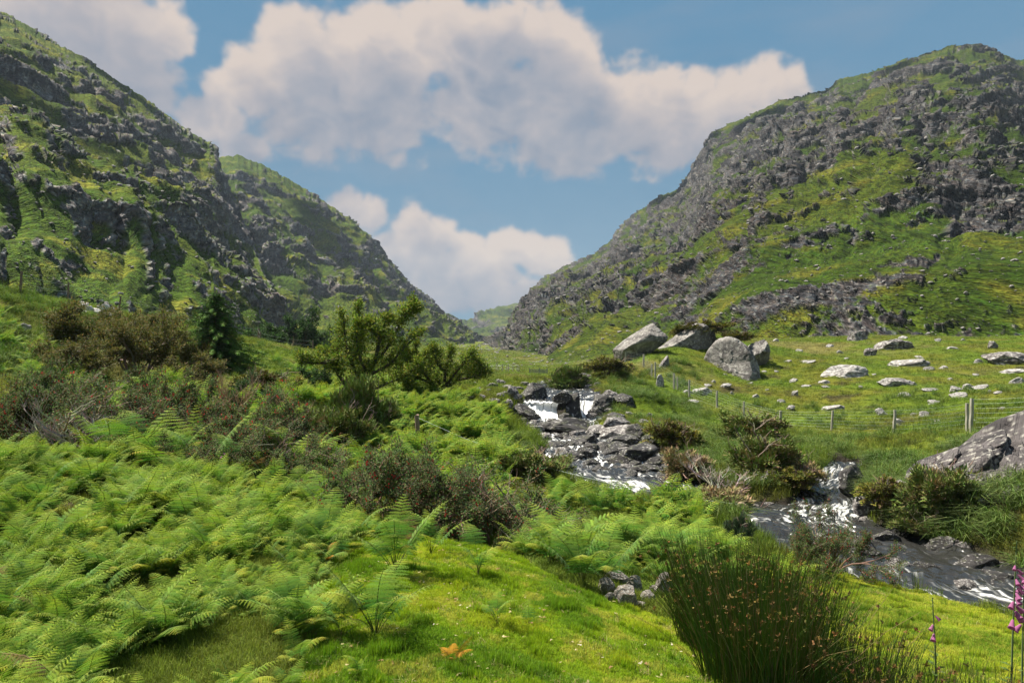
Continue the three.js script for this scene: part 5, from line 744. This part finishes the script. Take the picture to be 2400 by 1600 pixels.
function fence(name, label, posts, o) {                    // posts: [column, depth, height, thickness, lean]
  const first = stand(posts[0][0], posts[0][1]), t = thing(name, label, 'fence', first), tops = [];
  posts.forEach(([X, d, h, th, lean], i) => { const p = stand(X, d), m = mesh('post', postShape(i + o.seed, h + 0.15, th / 2, o.colour, o.ragged), postMat, t); m.position.copy(p).sub(first); m.position.y -= 0.15; m.rotation.z = lean ?? 0; if (!o.skip?.includes(i)) tops.push([p.x - first.x - Math.sin(lean ?? 0) * h * 0.9, p.y - first.y, p.z - first.z, h]); });
  for (const f of o.wires) { const F = new Faces(); for (let i = 0; i + 1 < tops.length; i++) { const a = tops[i], b = tops[i + 1], pts = []; for (let k = 0; k <= 6; k++) { const q = k / 6; pts.push([lerp(a[0], b[0], q), lerp(a[1] + a[3] * f, b[1] + b[3] * f, q) - (o.sag ?? 0.03) * 4 * q * (1 - q), lerp(a[2], b[2], q) + 0.04]); } F.tube(pts, o.gauge, o.gauge, 4, [1, 1, 1]); } const g = F.build(); g.deleteAttribute('color'); mesh('wire', g, wireMat, t); }
  if (o.net) { const F = new Faces(); for (let i = 0; i + 1 < tops.length; i++) { const a = tops[i], b = tops[i + 1], n = Math.max(3, Math.round(Math.hypot(a[0] - b[0], a[2] - b[2]) / 0.3)); for (let k = 1; k < n; k++) { const q = k / n, x = lerp(a[0], b[0], q), z = lerp(a[2], b[2], q) + 0.04, y = lerp(a[1], b[1], q); F.tube([[x, y + 0.05, z], [x, y + lerp(a[3], b[3], q) * 0.72, z]], o.gauge * 0.7, o.gauge * 0.7, 3, [1, 1, 1]); } } const g = F.build(); g.deleteAttribute('color'); mesh('netting', g, wireMat, t); }
  return t;
}
fence('wire_fence', 'grey post and wire netting fence running along the stony field', [[1411, 66, 1.05, 0.1], [1445, 62, 0.95, 0.13], [1466, 56, 1.05, 0.13], [1509, 50, 1.0, 0.13], [1528, 47, 0.85, 0.1], [1536, 46, 1.05, 0.12], [1580, 43, 1.0, 0.12], [1588, 42.5, 0.8, 0.08], [1616, 40.5, 1.0, 0.12], [1681, 37.7, 0.95, 0.12], [1744, 34.8, 0.8, 0.1], [1830, 32.4, 0.8, 0.13], [1950, 30.9, 0.95, 0.11, -0.04], [2095, 26.6, 0.98, 0.11, -0.05], [2268, 22.3, 0.85, 0.11], [2276, 22, 1.0, 0.12, -0.04], [2480, 20.5, 1.0, 0.12]], { seed: 1, colour: [0.33, 0.31, 0.25], wires: [0.97, 0.84, 0.7, 0.56, 0.42, 0.28, 0.14], gauge: 0.0018, net: true });
fence('old_fence', 'old leaning wooden posts with sagging wire on the crest before the mountain', [[45, 41, 1.35, 0.14, -0.08], [157, 46, 1.2, 0.12, -0.06], [277, 52, 1.15, 0.13, -0.12], [400, 58, 1.1, 0.1], [603, 64, 1.35, 0.17, -0.09], [608, 63, 0.95, 0.15, -0.08], [733, 74, 1.15, 0.13]], { seed: 40, colour: [0.15, 0.1, 0.075], wires: [0.9, 0.55], gauge: 0.006, sag: 0.12 });
fence('stream_fence', 'two weathered posts joined by slack barbed wire across the stream', [[980, 19.2, 1.0, 0.13, 0.03], [1742, 14.8, 0.75, 0.15, 0.05]], { seed: 60, colour: [0.2, 0.14, 0.1], ragged: 0.05, wires: [0.95], gauge: 0.0022, sag: 0.35 });
{
  const posts = []; for (let i = 0; i < 13; i++) posts.push([1118 + i * 8.2 + (i % 3) * 2, 108 - i * 0.4, 1.0 + (i % 2) * 0.15, 0.12]); fence('far_fence', 'line of small posts crossing the valley floor beyond the stream', posts, { seed: 80, colour: [0.3, 0.27, 0.22], wires: [0.9, 0.5], gauge: 0.008 });
  const p = stand(1262, 92), g = thing('sheep_gate', 'grey slatted gate in the far fence beyond the falls', 'gate', p), B = (w, h, dd) => { const b = new THREE.BoxGeometry(w, h, dd), c = new Float32Array(b.attributes.position.count * 3).fill(1).map((_, i) => [0.16, 0.18, 0.2][i % 3]); b.setAttribute('color', new THREE.BufferAttribute(c, 3)); return b; };
  for (let i = 0; i < 5; i++) { const m = mesh('slat', B(2.1, 0.09, 0.03), postMat, g); m.position.y = 0.12 + i * 0.155; } for (const x of [-1.1, 0.15, 1.1]) { const m = mesh('gate_post', B(0.1, 1.0, 0.1), postMat, g); m.position.set(x, 0.45, 0); }
  const pipe = new THREE.CylinderGeometry(0.055, 0.06, 1, 10), pale = new THREE.MeshStandardMaterial({ color: new THREE.Color(0.5, 0.56, 0.55), roughness: 0.45, metalness: 0.5 });
  [[1377, 62, 1.5], [1383, 64, 1.9], [1387, 61, 1.75], [1393, 62.5, 1.55]].forEach(([X, d, h]) => { const m = mesh('metal_pole', pipe, pale), q = stand(X, d); m.position.set(q.x, q.y + h / 2, q.z); m.scale.set(1, h, 1); tag(m, 'slim pale metal pole standing at the head of the wire fence', 'pole', 'metal poles by the fence end'); });
}
// white rubble heap on the slope
stones([[190, 722, 26, 12], [215, 718, 30, 14], [240, 730, 30, 13], [222, 738, 26, 12], [252, 722, 20, 10], [205, 732, 24, 11], [262, 735, 22, 11], [232, 712, 20, 10], [195, 740, 18, 9], [248, 745, 24, 11]], [rockShape(71, 12, { palette: { base: [0.62, 0.6, 0.56], dark: [0.42, 0.4, 0.38], lichen: [0.75, 0.74, 0.71], cut: 0.1, top: 1 } })], stoneMat, 'rubble_stone', 'white rubble stone heaped on the slope below the old fence', 'stone', 'white rubble heap', { sink: 0.1, tall: 1.6 });
stones([[50, 775, 30, 18, 'grey stone showing through the grass of the slope beside the olive scrub']], paleKinds, stoneMat, 'slope_stone', '', 'stone', '', {});
// ---------------------------------------------------------------- clouds overhead, above the frame: their shade lies on the upper slopes
{
  const cloudMat = new THREE.MeshPhysicalMaterial({ color: new THREE.Color(0.95, 0.95, 0.95), roughness: 1, transmission: 0.5, thickness: 0, specularIntensity: 0 });
  const cloud = (label, x, y, z, size, flat, seed, n) => {      // placed over the point (x, y, z) of the slope that it shades
    const up = 1250 - y, r = rng(seed), base = new THREE.IcosahedronGeometry(1, 3).attributes.position, pos = [];
    for (let k = 0; k < n; k++) {
      const a = r() * 6.283, q = Math.sqrt(r()), cx = Math.cos(a) * q * size[0], cz = Math.sin(a) * q * size[1], s = (11 + 22 * r()) * (1.15 - q * 0.4), cy = (r() - 0.3) * 30;
      for (let i = 0; i < base.count; i++) { const u = base.getX(i), v = base.getY(i), w = base.getZ(i), m = s * (1 + fbm(u * 1.8 + k, v * 1.8, w * 1.8, 3) * 0.9); pos.push(cx + u * m, cy + v * m * 0.6, cz + w * m); }
    }
    const g = new THREE.BufferGeometry(); g.setAttribute('position', new THREE.Float32BufferAttribute(pos, 3)); g.computeVertexNormals();
    const m = mesh('cloud', g, cloudMat); m.position.set(x + sunDir.x / sunDir.y * up, 1250, z + sunDir.z / sunDir.y * up); m.rotation.y = flat; return tag(m, label, 'cloud', 'clouds above the valley');
  };
  cloud('white cumulus drifting high over the upper slope of the steep mountain', -260, 210, -470, [130, 190], 0.3, 3, 5);
  cloud('white cumulus high over the second mountain shoulder', -210, 170, -800, [210, 220], 0.1, 5, 9);
  cloud('white cumulus high over the cliffs of the broad craggy mountain', 290, 200, -780, [230, 150], -0.4, 8, 40);
}
// ---------------------------------------------------------------- the air of the valley
scene.fog = new THREE.FogExp2(new THREE.Color(0.72, 0.85, 1.0), 0.00011);
renderer.render(scene, camera);
